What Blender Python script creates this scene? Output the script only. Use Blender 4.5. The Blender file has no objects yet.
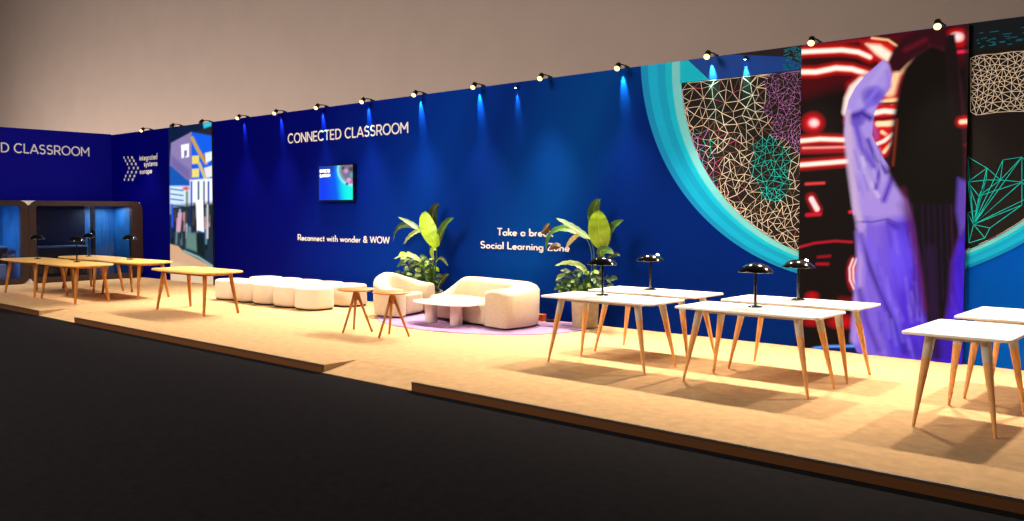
import bpy, bmesh, math, random
import numpy as np
from mathutils import Vector, Matrix
from mathutils.geometry import delaunay_2d_cdt

random.seed(7)
rng = np.random.default_rng(7)
scn = bpy.context.scene
COL = scn.collection

# ------------------------------------------------------------------ camera
f, cx, v0, yaw, h, pt, ro = 867.869, 512.0, 244.644, 0.7210, 1.665, 0.0372, 0.0008
s, c = math.sin(yaw), math.cos(yaw)
F0 = np.array([-s, c, 0]); R0 = np.array([c, s, 0]); D0 = np.array([0, 0, -1.])
FW = F0*math.cos(pt)+D0*math.sin(pt); DD = -F0*math.sin(pt)+D0*math.cos(pt)
RR = R0*math.cos(ro)-DD*math.sin(ro); DN = R0*math.sin(ro)+DD*math.cos(ro)
CP = np.array([0, 0, h])
YW = 10.416; HW = 3.72           # booth wall plane and height
def ray(u, v): return FW+RR*(u-cx)/f+DN*(v-v0)/f
def onY(u, v, y=YW): r = ray(u, v); return CP+(y/r[1])*r
def onX(u, v, x): r = ray(u, v); return CP+(x/r[0])*r
def px(X, Y, Z):
    dx, dy, dz = X-CP[0], Y-CP[1], Z-CP[2]
    w = dx*FW[0]+dy*FW[1]+dz*FW[2]
    return cx+f*(dx*RR[0]+dy*RR[1]+dz*RR[2])/w, v0+f*(dx*DN[0]+dy*DN[1]+dz*DN[2])/w
cam = bpy.data.cameras.new('camera'); co = bpy.data.objects.new('camera', cam); COL.objects.link(co)
m = Matrix.Identity(4)
for i in range(3):
    m[i][0] = RR[i]; m[i][1] = -DN[i]; m[i][2] = -FW[i]; m[i][3] = CP[i]
co.matrix_world = m
cam.sensor_width = 36; cam.lens = f/1024*36; cam.shift_y = -(260.5-v0)/1024
cam.clip_end = 200
scn.camera = co

# ------------------------------------------------------------------ materials
def lin(col):
    o = []
    for x in col:
        x = x/255.
        o.append(x/12.92 if x <= .04045 else ((x+.055)/1.055)**2.4)
    return tuple(o)
def mat(name, col, rough=.6, metal=0, noise=0, nscale=20, bump=0, bscale=200, emit=0, spec=.5, sheen=0, stretch=None, coat=0):
    M = bpy.data.materials.new(name); M.use_nodes = True
    N = M.node_tree.nodes; L = M.node_tree.links; B = N['Principled BSDF']
    rgb = lin(col)
    B.inputs['Base Color'].default_value = (*rgb, 1); B.inputs['Roughness'].default_value = rough
    B.inputs['Metallic'].default_value = metal; B.inputs['Specular IOR Level'].default_value = spec
    if sheen: B.inputs['Sheen Weight'].default_value = sheen
    if coat: B.inputs['Coat Weight'].default_value = coat
    tc = N.new('ShaderNodeTexCoord'); mp = N.new('ShaderNodeMapping'); L.new(tc.outputs['Object'], mp.inputs[0])
    if stretch: mp.inputs['Scale'].default_value = stretch
    if noise:
        n = N.new('ShaderNodeTexNoise'); n.inputs['Scale'].default_value = nscale; n.inputs['Detail'].default_value = 5
        L.new(mp.outputs[0], n.inputs[0])
        r = N.new('ShaderNodeValToRGB'); L.new(n.outputs[0], r.inputs[0])
        r.color_ramp.elements[0].position = .3; r.color_ramp.elements[1].position = .7
        r.color_ramp.elements[0].color = (*[x*(1-noise) for x in rgb], 1)
        r.color_ramp.elements[1].color = (*[min(1, x*(1+noise)) for x in rgb], 1)
        L.new(r.outputs[0], B.inputs['Base Color'])
    if bump:
        n = N.new('ShaderNodeTexNoise'); n.inputs['Scale'].default_value = bscale; n.inputs['Detail'].default_value = 3
        L.new(mp.outputs[0], n.inputs[0])
        b = N.new('ShaderNodeBump'); b.inputs['Strength'].default_value = bump; b.inputs['Distance'].default_value = .01
        L.new(n.outputs[0], b.inputs['Height']); L.new(b.outputs[0], B.inputs['Normal'])
    if emit:
        B.inputs['Emission Color'].default_value = (*rgb, 1); B.inputs['Emission Strength'].default_value = emit
    return M
def attr_mat(name, emit=0, base=1, rough=.5):
    M = bpy.data.materials.new(name); M.use_nodes = True
    N = M.node_tree.nodes; L = M.node_tree.links; B = N['Principled BSDF']; B.inputs['Roughness'].default_value = rough
    a = N.new('ShaderNodeAttribute'); a.attribute_name = 'Col'
    if base == 1: L.new(a.outputs['Color'], B.inputs['Base Color'])
    else: B.inputs['Base Color'].default_value = (.004, .004, .004, 1); B.inputs['Specular IOR Level'].default_value = .0
    if emit: L.new(a.outputs['Color'], B.inputs['Emission Color']); B.inputs['Emission Strength'].default_value = emit
    return M

carpet_tan = mat('tan_carpet', (196, 162, 122), .95, noise=.10, nscale=9, bump=.5, bscale=90, spec=.1)
carpet_dark = mat('charcoal_carpet', (25, 24, 28), .95, noise=.2, nscale=14, bump=.3, bscale=120, spec=.05)
fascia_m = mat('brown_fascia', (100, 64, 38), .6, spec=.1)
strip_m = mat('edge_strip', (84, 74, 66), .4, metal=.3)
wood = mat('oak_wood', (236, 190, 108), .45, noise=.15, nscale=6, stretch=(1.5, 14, 14))
wood_dk = mat('oak_leg_wood', (172, 112, 42), .45, noise=.2, nscale=10, stretch=(14, 14, 1.5))
wood_mid = mat('warm_round_wood', (186, 122, 52), .45, noise=.2, nscale=7, stretch=(12, 1.5, 12))
leg_or = mat('beech_leg_wood', (228, 172, 108), .4, noise=.15, nscale=10, stretch=(14, 14, 1.5))
white_top = mat('white_laminate', (252, 250, 250), .35)
grey_paint = mat('pale_grey_paint', (196, 190, 180), .4)
black_gl = mat('black_gloss', (10, 10, 11), .12, spec=.6, coat=.5)
black_mt = mat('black_matt', (14, 14, 15), .5)
bronze = mat('brass_socket', (150, 120, 80), .3, metal=.8)
boucle = mat('cream_boucle', (204, 186, 160), .95, noise=.06, nscale=30, bump=.6, bscale=55, spec=.1, sheen=.3)
pouf_m = mat('white_boucle', (226, 214, 198), .95, noise=.04, nscale=30, bump=.5, bscale=60, spec=.1, sheen=.3)
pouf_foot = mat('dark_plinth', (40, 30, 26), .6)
pinkish = mat('pale_pink_lacquer', (228, 208, 202), .4)
green_a = mat('leaf_bright', (140, 178, 34), .4, noise=.25, nscale=5, stretch=(1, 1, 1))
green_b = mat('leaf_mid', (52, 96, 32), .45, noise=.3, nscale=6)
green_c = mat('leaf_dark', (26, 54, 26), .5, noise=.3, nscale=8)
green_d = mat('leaf_pale', (150, 176, 96), .45, noise=.2, nscale=10)
dead = mat('leaf_withered', (60, 34, 22), .6, noise=.3, nscale=20)
dead_pale = mat('leaf_dried_pale', (190, 180, 110), .6, noise=.3, nscale=20)
rib_m = mat('leaf_midrib', (170, 190, 70), .5)
pot_m = mat('stone_pot', (176, 160, 134), .8, noise=.15, nscale=12, bump=.3, bscale=30)
soil = mat('soil', (40, 28, 20), 1, noise=.3, nscale=40)
letter = mat('white_letters', (225, 226, 235), .5)
letter_em = mat('white_letters_left', (235, 238, 245), .5)
hall_m = mat('hall_plaster', (166, 150, 142), .9, noise=.03, nscale=.6, spec=.1)
frame_br = mat('dark_brown_frame', (56, 38, 32), .5)
booth_wh = mat('booth_white', (235, 232, 236), .5)
booth_navy = mat('booth_navy', (3, 6, 48), .5)
booth_blue = mat('booth_blue', (34, 104, 165), .5, noise=.3, nscale=3, stretch=(1, 6, .6))
booth_desk = mat('booth_desk', (120, 150, 200), .4)
orange_m = mat('orange_plastic', (235, 110, 30), .5)
steel = mat('screen_bezel', (8, 8, 10), .3)
lens_m = mat('warm_lens', (255, 205, 130), .3, emit=3.5)
glint_m = mat('white_glint', (255, 248, 235), .3, emit=40)  # glow colour for the highlight on the rear lamp shades
cool_lens = mat('cool_lens', (190, 225, 255), .3, emit=14)

def glass_mat():
    M = bpy.data.materials.new('booth_glass'); M.use_nodes = True
    N = M.node_tree.nodes; L = M.node_tree.links; N.remove(N['Principled BSDF'])
    t = N.new('ShaderNodeBsdfTransparent'); t.inputs[0].default_value = (.8, .88, .95, 1)
    g = N.new('ShaderNodeBsdfGlossy'); g.inputs['Roughness'].default_value = .03
    fr = N.new('ShaderNodeFresnel'); fr.inputs[0].default_value = 1.4
    mx = N.new('ShaderNodeMixShader'); L.new(fr.outputs[0], mx.inputs[0]); L.new(t.outputs[0], mx.inputs[1]); L.new(g.outputs[0], mx.inputs[2])
    L.new(mx.outputs[0], N['Material Output'].inputs[0]); return M
glass = glass_mat()

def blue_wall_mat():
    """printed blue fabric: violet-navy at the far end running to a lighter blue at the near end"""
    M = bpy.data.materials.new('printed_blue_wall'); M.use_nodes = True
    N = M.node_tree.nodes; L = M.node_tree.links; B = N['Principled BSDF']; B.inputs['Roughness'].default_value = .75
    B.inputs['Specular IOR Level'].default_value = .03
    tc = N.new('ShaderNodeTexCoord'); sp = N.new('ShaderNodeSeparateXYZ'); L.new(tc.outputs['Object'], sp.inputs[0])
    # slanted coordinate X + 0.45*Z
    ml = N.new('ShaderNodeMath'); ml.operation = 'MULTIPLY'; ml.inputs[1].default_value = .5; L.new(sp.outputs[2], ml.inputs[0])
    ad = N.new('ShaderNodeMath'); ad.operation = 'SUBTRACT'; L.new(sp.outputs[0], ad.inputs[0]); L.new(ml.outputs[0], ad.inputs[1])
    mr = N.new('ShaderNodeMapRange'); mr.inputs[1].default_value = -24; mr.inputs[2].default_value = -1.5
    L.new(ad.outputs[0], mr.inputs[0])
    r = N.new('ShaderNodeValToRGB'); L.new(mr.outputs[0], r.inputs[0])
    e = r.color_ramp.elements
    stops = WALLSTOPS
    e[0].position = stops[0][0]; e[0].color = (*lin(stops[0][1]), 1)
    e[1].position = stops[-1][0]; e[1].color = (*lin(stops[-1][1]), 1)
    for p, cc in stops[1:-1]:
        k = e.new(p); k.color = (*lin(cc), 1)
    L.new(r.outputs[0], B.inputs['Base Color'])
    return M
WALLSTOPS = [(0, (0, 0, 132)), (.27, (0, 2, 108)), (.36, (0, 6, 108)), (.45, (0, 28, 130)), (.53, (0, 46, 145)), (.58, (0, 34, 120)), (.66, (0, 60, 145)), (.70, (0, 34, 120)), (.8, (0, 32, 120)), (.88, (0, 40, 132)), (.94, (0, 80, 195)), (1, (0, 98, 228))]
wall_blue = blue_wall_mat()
wall_left_m = mat('left_wall_blue', (2, 3, 150), .7, spec=.15)

# ------------------------------------------------------------------ mesh helpers
def mesh_obj(name, verts, faces, m=None, parent=None, smooth=False, mats=None, midx=None, recalc=False, loc=None):
    me = bpy.data.meshes.new(name); me.from_pydata([tuple(map(float, v)) for v in verts], [], [tuple(map(int, q)) for q in faces])
    me.update()
    if recalc:
        b = bmesh.new(); b.from_mesh(me); bmesh.ops.recalc_face_normals(b, faces=b.faces); b.to_mesh(me); b.free()
    for q in (mats or [m]):
        if q: me.materials.append(q)
    if midx is not None:
        for p, k in zip(me.polygons, midx): p.material_index = k
    if smooth:
        me.polygons.foreach_set('use_smooth', [True]*len(me.polygons))
    o = bpy.data.objects.new(name, me); COL.objects.link(o)
    if parent: o.parent = parent
    if loc is not None: o.location = loc
    return o
class MB:
    def __init__(self): self.v = []; self.f = []; self.mi = []
    def add(self, vs, fs, k=0):
        n = len(self.v); self.v += [tuple(x) for x in vs]; self.f += [tuple(i+n for i in q) for q in fs]; self.mi += [k]*len(fs)
    def box(self, a, b, k=0):
        x0, y0, z0 = a; x1, y1, z1 = b
        vs = [(x0, y0, z0), (x1, y0, z0), (x1, y1, z0), (x0, y1, z0), (x0, y0, z1), (x1, y0, z1), (x1, y1, z1), (x0, y1, z1)]
        self.add(vs, [(0, 3, 2, 1), (4, 5, 6, 7), (0, 1, 5, 4), (1, 2, 6, 5), (2, 3, 7, 6), (3, 0, 4, 7)], k)
    def tube(self, pts, rad, n=12, k=0, cap=True):
        pts = [Vector(p) for p in pts]
        rad = rad if isinstance(rad, (list, tuple)) else [rad]*len(pts)
        rings = []; up = Vector((0, 0, 1)); prev = None
        for i, p in enumerate(pts):
            d = (pts[min(i+1, len(pts)-1)]-pts[max(i-1, 0)]).normalized()
            if prev is None:
                a = d.cross(up if abs(d.z) < .95 else Vector((1, 0, 0))).normalized()
            else:
                a = (prev-d*prev.dot(d)).normalized()
            prev = a; b = d.cross(a)
            rings.append([p+(a*math.cos(t)+b*math.sin(t))*rad[i] for t in [2*math.pi*j/n for j in range(n)]])
        vs = [q for r in rings for q in r]; fs = []
        for i in range(len(rings)-1):
            for j in range(n):
                fs.append((i*n+j, i*n+(j+1) % n, (i+1)*n+(j+1) % n, (i+1)*n+j))
        if cap: fs.append(tuple(range(n))[::-1]); fs.append(tuple(range((len(rings)-1)*n, len(rings)*n)))
        self.add(vs, fs, k)
    def lathe(self, prof, n=32, k=0, ctr=(0, 0, 0)):
        vs = []; fs = []
        for r, z in prof:
            for j in range(n):
                t = 2*math.pi*j/n; vs.append((ctr[0]+r*math.cos(t), ctr[1]+r*math.sin(t), ctr[2]+z))
        for i in range(len(prof)-1):
            for j in range(n): fs.append((i*n+j, i*n+(j+1) % n, (i+1)*n+(j+1) % n, (i+1)*n+j))
        if prof[0][0] > 1e-4: fs.append(tuple(range(n))[::-1])
        if prof[-1][0] > 1e-4: fs.append(tuple(range((len(prof)-1)*n, len(prof)*n)))
        self.add(vs, fs, k)
    def loft(self, rings, k=0, cap=True):
        n = len(rings[0]); vs = [q for r in rings for q in r]; fs = []
        for i in range(len(rings)-1):
            for j in range(n): fs.append((i*n+j, i*n+(j+1) % n, (i+1)*n+(j+1) % n, (i+1)*n+j))
        if cap: fs.append(tuple(range(n))[::-1]); fs.append(tuple(range((len(rings)-1)*n, len(rings)*n)))
        self.add(vs, fs, k)
    def build(self, name, m, parent=None, smooth=False, angle=None, recalc=True, loc=None):
        ms = m if isinstance(m, list) else [m]
        o = mesh_obj(name, self.v, self.f, parent=parent, mats=ms, midx=self.mi, recalc=recalc, smooth=smooth or angle is not None, loc=loc)
        if angle is not None: o.data.set_sharp_from_angle(angle=math.radians(angle))
        return o
def empty(name, loc, rz=0):
    o = bpy.data.objects.new(name, None); COL.objects.link(o); o.location = loc; o.rotation_euler = (0, 0, rz); o.empty_display_size = .1
    return o
def tag(o, label=None, cat=None, group=None, kind=None):
    if label: o['label'] = label
    if cat: o['category'] = cat
    if group: o['group'] = group
    if kind: o['kind'] = kind
    return o
def kids(o): return [x for x in bpy.data.objects if x.parent == o]
def copy_tree(o, parent=None):
    k = o.copy(); COL.objects.link(k)
    if parent: k.parent = parent
    for ch in kids(o): copy_tree(ch, k)
    return k
def squircle(w, d, r, n=8):
    """rounded rectangle outline, centred"""
    pts = []
    for (sx, sy, a0) in ((1, 1, 0), (-1, 1, 90), (-1, -1, 180), (1, -1, 270)):
        for i in range(n+1):
            a = math.radians(a0+90*i/n); pts.append((sx*(w/2-r)+r*math.cos(a), sy*(d/2-r)+r*math.sin(a)))
    return pts
def slab(mb, outline, z0, z1, bev=.01, k=0, steps=3):
    """extrude an outline with rounded top and bottom edges (outline shrinks along its normals)"""
    n = len(outline); P2 = [Vector(p) for p in outline]
    nr = []
    for i in range(n):
        d = (P2[(i+1) % n]-P2[i-1]); nr.append(Vector((d.y, -d.x)).normalized() if d.length > 1e-9 else Vector((0, 0)))
    def ring(off, z): return [(p.x-q.x*off, p.y-q.y*off, z) for p, q in zip(P2, nr)]
    rs = []
    for i in range(steps+1):
        a = math.pi/2*i/steps; rs.append(ring(bev*(1-math.sin(a)), z0+bev*(1-math.cos(a))))
    for i in range(steps+1):
        a = math.pi/2*i/steps; rs.append(ring(bev*(1-math.cos(a)), z1-bev*(1-math.sin(a))))
    mb.loft(rs, k)

# ------------------------------------------------------------------ setting
def struct(o): o['kind'] = 'structure'; return o
PZ = -.085; PF = 5.70
b = MB(); b.box((-82, -12, PZ-.2), (16, 24, PZ)); struct(b.build('floor', carpet_dark))
# carpeted platform with two ramped notches in its front edge
R1a, R1b, R2a, R2b, RD = -15.63, -14.22, -7.755, -6.32, .45
b = MB()
for x0, x1, y0 in ((-24.5, R1a, PF-.02), (R1a, R1b, PF+RD), (R1b, R2a, PF), (R2a, R2b, PF+RD), (R2b, 5, PF)):
    b.box((x0, y0+.014, PZ), (x1, 10.9, 0), 0)
for x0, x1 in ((R1a, R1b), (R2a, R2b)):      # ramps
    b.add([(x0, PF, PZ), (x1, PF, PZ), (x1, PF+RD+.02, PZ), (x0, PF+RD+.02, PZ), (x1, PF+RD+.02, 0), (x0, PF+RD+.02, 0), (x0, PF, PZ+.006), (x1, PF, PZ+.006)],
          [(0, 1, 2, 3), (6, 7, 4, 5), (2, 4, 5, 3), (1, 7, 4, 2), (0, 3, 5, 6), (0, 1, 7, 6)], 0)
plat = struct(b.build('exhibition_platform', carpet_tan))
for x0, x1, y0 in ((-24.5, R1a, PF-.02), (R1b, R2a, PF), (R2b, 5, PF)):
    b = MB(); b.box((x0, y0, PZ), (x1, y0+.014, -.012)); b.build('platform_fascia', fascia_m, plat)
    b = MB(); b.box((x0, y0-.004, -.012), (x1, y0+.016, .003)); b.build('edge_trim', strip_m, plat)

# booth walls
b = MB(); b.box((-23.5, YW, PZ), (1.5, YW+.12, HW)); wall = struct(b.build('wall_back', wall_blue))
LX = -23.42
b = MB(); b.box((LX-.12, -1, PZ), (LX, YW, HW+.02)); wall_l = struct(b.build('wall_left', wall_left_m))
# hall around it
b = MB(); b.box((-82, 24, PZ-.2), (16, 24.3, 18)); struct(b.build('wall_hall_back', hall_m))
b = MB(); b.box((-80.3, -12, PZ-.2), (-80, 24, 18)); struct(b.build('wall_hall_left', hall_m))
b = MB(); b.box((-82, -12, 18), (16, 24.3, 18.3)); struct(b.build('ceiling', mat('hall_ceiling', (70, 66, 64), .9)))

# ------------------------------------------------------------------ flat printed pictures on the booth wall
def px_wall(u, v, y=YW): q = onY(u, v, y); return q[0], q[2]
def flat_poly(name, xz, y, m, parent, recalc=False):
    v = [(x, y, z) for x, z in xz]
    o = mesh_obj(name, v, [tuple(range(len(v)))], m, parent); return o
def pm(name, col, emit=0): return mat(name, col, .7, spec=.15, emit=emit)
C1, RO = (-3.70, 3.87), 3.05
C2, RI = (-3.57, 3.56), 2.53
XR = 1.4
def lerp(a, b_, t): return a+(b_-a)*t
def arc(t, a):   # t 0 = outer circle, 1 = inner circle
    x = lerp(C1[0], C2[0], t)+lerp(RO, RI, t)*math.cos(a); z = lerp(C1[1], C2[1], t)+lerp(RO, RI, t)*math.sin(a)
    return x, z
bands = [(0, .18, (0, 138, 205)), (.18, .42, (0, 172, 228)), (.42, .62, (0, 158, 216)), (.62, .78, (0, 186, 226)), (.78, 1, (110, 205, 225))]
ring_mats = [pm('ring_print_%s' % w, cc) for w, (_, _, cc) in zip(('deep', 'cyan', 'teal', 'bright', 'pale'), bands)]
mb = MB()
for k, (t0, t1, cc) in enumerate(bands):
    A = np.radians(np.linspace(176, 366, 220))
    for a0, a1 in zip(A[:-1], A[1:]):
        q = [arc(t0, a0), arc(t0, a1), arc(t1, a1), arc(t1, a0)]
        q = [(min(x, XR), min(z, HW-.002)) for x, z in q]
        if max(z for x, z in q)-min(z for x, z in q) < 1e-5: continue
        mb.add([(x, YW-.003, z) for x, z in q], [(0, 1, 2, 3)], k)
mb.build('ring_graphic', ring_mats, wall, recalc=False)
ZP = 3.42
# above the dark picture: a cyan wedge, a blue field and a dark teal tip
xl = C2[0]-math.sqrt(RI**2-(ZP-C2[1])**2)
flat_poly('blue_field_graphic', [(xl, ZP), (-1.1, ZP), (-1.1, HW-.002), (xl, HW-.002)], YW-.002, pm('field_print_blue', (14, 64, 160)), wall)
flat_poly('cyan_wedge_graphic', [(xl-.02, ZP), (xl+.42, ZP), (xl+.1, HW-.002), (xl-.02, HW-.002)], YW-.0035, ring_mats[3], wall)
flat_poly('dark_tip_graphic', [(-5.35, HW-.002), (-4.62, 3.60), (-4.45, 3.5), (-4.40, HW-.002)], YW-.0035, pm('field_print_dark', (26, 22, 34)), wall)
flat_poly('dark_strip_graphic', [(-2.6, ZP), (-1.15, ZP), (-1.15, HW-.002), (-2.6, HW-.002)], YW-.0035, pm('strip_print_dark', (8, 22, 34)), wall)
mb = MB()
for _ in range(70):
    x, z = random.uniform(-2.5, -1.25), random.uniform(3.44, 3.62); w_ = random.uniform(.01, .09)
    mb.add([(x, YW-.0045, z), (x+w_, YW-.0045, z), (x+w_, YW-.0045, z+.008), (x, YW-.0045, z+.008)], [(0, 1, 2, 3)])
for _ in range(90):
    x, z = random.uniform(-4.66, -4.42), random.uniform(3.43, 3.70); w_ = random.uniform(.01, .05)
    mb.add([(x, YW-.0045, z), (x+w_, YW-.0045, z), (x+w_, YW-.0045, z+.012), (x, YW-.0045, z+.012)], [(0, 1, 2, 3)])
mb.build('teal_speckle_graphic', pm('speckle_print_teal', (0, 120, 150)), wall, recalc=False)
# dark picture with a web of lines, cut to the inner circle
pts = []
for a in np.linspace(math.pi*1.02, math.pi*1.98, 90): pts.append((C2[0]+RI*math.cos(a), C2[1]+RI*math.sin(a)))
a_ = math.asin((ZP-C2[1])/RI)
poly = [(C2[0]-RI*math.cos(a_), ZP)]+pts+[(C2[0]+RI*math.cos(a_), ZP)]
poly = [(min(x, XR), z) for x, z in poly]
web = flat_poly('dark_picture_graphic', poly, YW-.004, pm('picture_print_black', (20, 15, 16)), wall)
def inside(x, z, mrg=.0): return (x-C2[0])**2+(z-C2[1])**2 < (RI-mrg)**2 and z < ZP-mrg and x < XR-.1
cols = {'cream': (238, 228, 214), 'violet': (190, 130, 215), 'teal': (0, 215, 215), 'rose': (205, 70, 120), 'dim': (120, 100, 84)}
P = []
def scatter(n, x0, x1, z0, z1, dmin, prob=lambda x, z: 1):
    k = 0
    for _ in range(n*30):
        if k >= n: break
        x, z = random.uniform(x0, x1), random.uniform(z0, z1)
        if not inside(x, z, .01) or random.random() > prob(x, z): continue
        if all((x-a)**2+(z-b_)**2 > dmin**2 for a, b_ in P[-500:]): P.append((x, z)); k += 1
def zone(x, z):
    wob = .07*math.sin(9*x+5*z)+.05*math.sin(17*z-6*x)
    if math.hypot((x+4.5)/.42, (z-2.98)/.52)+wob*2 < 1: return 'violet'
    if math.hypot((x+4.78)/.27, (z-2.22)/.42)+wob*2 < 1: return 'teal'
    if math.hypot((x+5.72)/.2, (z-2.35)/.4)+wob*2 < 1: return 'mixed'
    return 'cream'
def spacing(x, z):
    k = zone(x, z)
    if k == 'violet': return .05
    if k == 'teal': return .068
    if z < 1.75: return .075
    return .09+max(0, z-2.6)*.09*max(0, min(1, (-4.9-x)/.5+.3))
for _ in range(16000):
    x, z = random.uniform(-6.12, -4.38), random.uniform(.95, 3.42)
    if not inside(x, z, .01): continue
    dm = spacing(x, z)*random.choice((.75, 1, 1, 1.3))
    if all((x-a)**2+(z-b_)**2 > dm*dm for a, b_ in P): P.append((x, z))
for a in np.linspace(math.pi*1.03, math.pi*1.75, 60): P.append((C2[0]+(RI-.008)*math.cos(a), C2[1]+(RI-.008)*math.sin(a)))
for x in np.linspace(-6.0, -4.4, 9): P.append((x, ZP-.01))
# right of the tall picture
def edge_quads(mb, a, b_, w, y, k):
    d = Vector((b_[0]-a[0], b_[1]-a[1]))
    if d.length < 1e-5: return
    n = Vector((-d.y, d.x)).normalized()*w/2
    mb.add([(a[0]+n.x, y, a[1]+n.y), (a[0]-n.x, y, a[1]-n.y), (b_[0]-n.x, y, b_[1]-n.y), (b_[0]+n.x, y, b_[1]+n.y)], [(0, 1, 2, 3)], k)
def tri_edges(P):
    V, E_, F_, *_ = delaunay_2d_cdt([Vector(p) for p in P], [], [], 0, 1e-6)
    es = set()
    for q in F_:
        for i in range(len(q)): es.add(tuple(sorted((q[i], q[(i+1) % len(q)]))))
    return [(tuple(V[a]), tuple(V[b_])) for a, b_ in es]
mb = MB(); keys = list(cols)
for a, b_ in tri_edges(P):
    mx, mz = (a[0]+b_[0])/2, (a[1]+b_[1])/2
    ln = math.hypot(a[0]-b_[0], a[1]-b_[1])
    if ln > .6 or random.random() < .06: continue
    k = zone(mx, mz); w = {'cream': .0065, 'violet': .005, 'teal': .006, 'mixed': .0065}[k]
    if k == 'mixed': k = random.choice(['rose', 'teal', 'violet', 'cream', 'violet'])
    elif k == 'cream' and random.random() < .04: k = 'rose'
    if mz > 2.8 and k == 'cream': w = .009
    w *= random.choice((.45, .65, .7, .95))
    if random.random() < .15: k = 'dim'
    edge_quads(mb, a, b_, w, YW-.0055, keys.index(k))
# right hand part beyond the tall picture
P = []
scatter(300, -2.53, -1.2, 2.72, 3.37, .045, lambda x, z: 1 if z > 3.0-.12*math.sin(7*x) else .15)
for a, b_ in tri_edges(P):
    if math.hypot(a[0]-b_[0], a[1]-b_[1]) < .2: edge_quads(mb, a, b_, .006, YW-.0055, 0)
hub = px_wall(973.7, 224.4); W_ = [px_wall(*q) for q in ((968, 182), (986.4, 180), (987, 168), (1000.6, 180), (1003, 160), (1022, 157), (1022, 182), (1022, 205), (968, 157), (968, 213), (985, 238), (969, 243), (1035, 170), (1034, 195), (979, 196), (978, 210), (990, 228))]
for q in W_: edge_quads(mb, hub, q, .0052, YW-.0055, keys.index('teal'))
for i_, j_ in ((0, 1), (1, 2), (1, 3), (2, 3), (3, 4), (4, 5), (3, 5), (3, 6), (5, 6), (8, 2), (8, 0), (0, 2), (1, 14), (0, 14), (14, 3), (14, 15), (15, 1), (9, 15), (9, 11), (11, 10), (10, 16), (16, 7), (7, 6), (5, 12), (6, 13), (14, 6), (0, 15)):
    edge_quads(mb, W_[i_], W_[j_], .0052, YW-.0055, keys.index('teal'))
for x, z in ((-2.45, 3.42), (-2.2, 3.39), (-1.95, 3.41)): pass
mb.build('line_web_graphic', [mat('web_'+k, cols[k], .7, spec=.1, emit=.0) for k in keys], wall, recalc=False)
for o in bpy.data.objects:
    if o.parent == wall: pass

# ------------------------------------------------------------------ painted picture panels (colour stored on a fine grid)
class Paint:
    def __init__(self, X, Y, Z):
        self.u, self.v = px(X, Y, Z); self.c = np.zeros((len(self.u), 3))
    def fill(self, col): self.c[:] = lin(col)
    def _mix(self, al, col, lin_=False):
        self.c = self.c*(1-al[:, None])+np.array(lin(col))*al[:, None]
    def _segd(self, pts, closed):
        d = np.full(len(self.u), 1e9); n = len(pts)
        for i in range(n if closed else n-1):
            a = np.array(pts[i], float); q = np.array(pts[(i+1) % n], float); e = q-a
            t = np.clip(((self.u-a[0])*e[0]+(self.v-a[1])*e[1])/max(e@e, 1e-9), 0, 1)
            d = np.minimum(d, np.hypot(self.u-a[0]-t*e[0], self.v-a[1]-t*e[1]))
        return d
    def poly(self, pts, col, blur=1.2, op=1):
        d = self._segd(pts, True); ins = np.zeros(len(self.u), bool); n = len(pts)
        for i in range(n):
            (x0, y0), (x1, y1) = pts[i], pts[(i+1) % n]
            if y0 == y1: continue
            cr = ((y0 > self.v) != (y1 > self.v)) & (self.u < (x1-x0)*(self.v-y0)/(y1-y0)+x0)
            ins ^= cr
        sd = np.where(ins, -d, d); self._mix(np.clip(.5-sd/blur, 0, 1)*op, col)
    def line(self, pts, w, col, blur=1.2, op=1):
        d = self._segd(pts, False); self._mix(np.clip(.5-(d-w/2)/blur, 0, 1)*op, col)
    def blob(self, x, y, rx, ry, col, op=1, p=2):
        r = np.sqrt(((self.u-x)/rx)**2+((self.v-y)/ry)**2); self._mix(np.clip(1-r**p, 0, 1)*op, col)
    def hot(self, pts, w, op=1, core=(255, 240, 225), halo=(205, 18, 24), hw=4):
        self.line(pts, w+hw, halo, hw*1.4, .9*op); self.line(pts, w*1.1, (255, 90, 60), 2.5, .8*op); self.line(pts, w*.75, core, 2., op)
def grid_panel(name, x0, x1, z0, z1, nx, nz, y, m, parent, paint):
    xs = np.linspace(x0, x1, nx+1); zs = np.linspace(z0, z1, nz+1)
    X, Z = np.meshgrid(xs, zs); X = X.ravel(); Z = Z.ravel(); Y = np.full_like(X, y)
    p = Paint(X, Y, Z); paint(p)
    idx = np.arange((nx+1)*(nz+1)).reshape(nz+1, nx+1)
    fs = np.stack([idx[:-1, :-1], idx[:-1, 1:], idx[1:, 1:], idx[1:, :-1]], -1).reshape(-1, 4)
    me = bpy.data.meshes.new(name); me.from_pydata(np.c_[X, Y, Z].tolist(), [], fs.tolist()); me.materials.append(m)
    at = me.color_attributes.new('Col', 'FLOAT_COLOR', 'POINT')
    at.data.foreach_set('color', np.c_[np.clip(p.c, 0, 1), np.ones(len(X))].astype(np.float32).ravel())
    o = bpy.data.objects.new(name, me); COL.objects.link(o); o.parent = parent; return o

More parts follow.
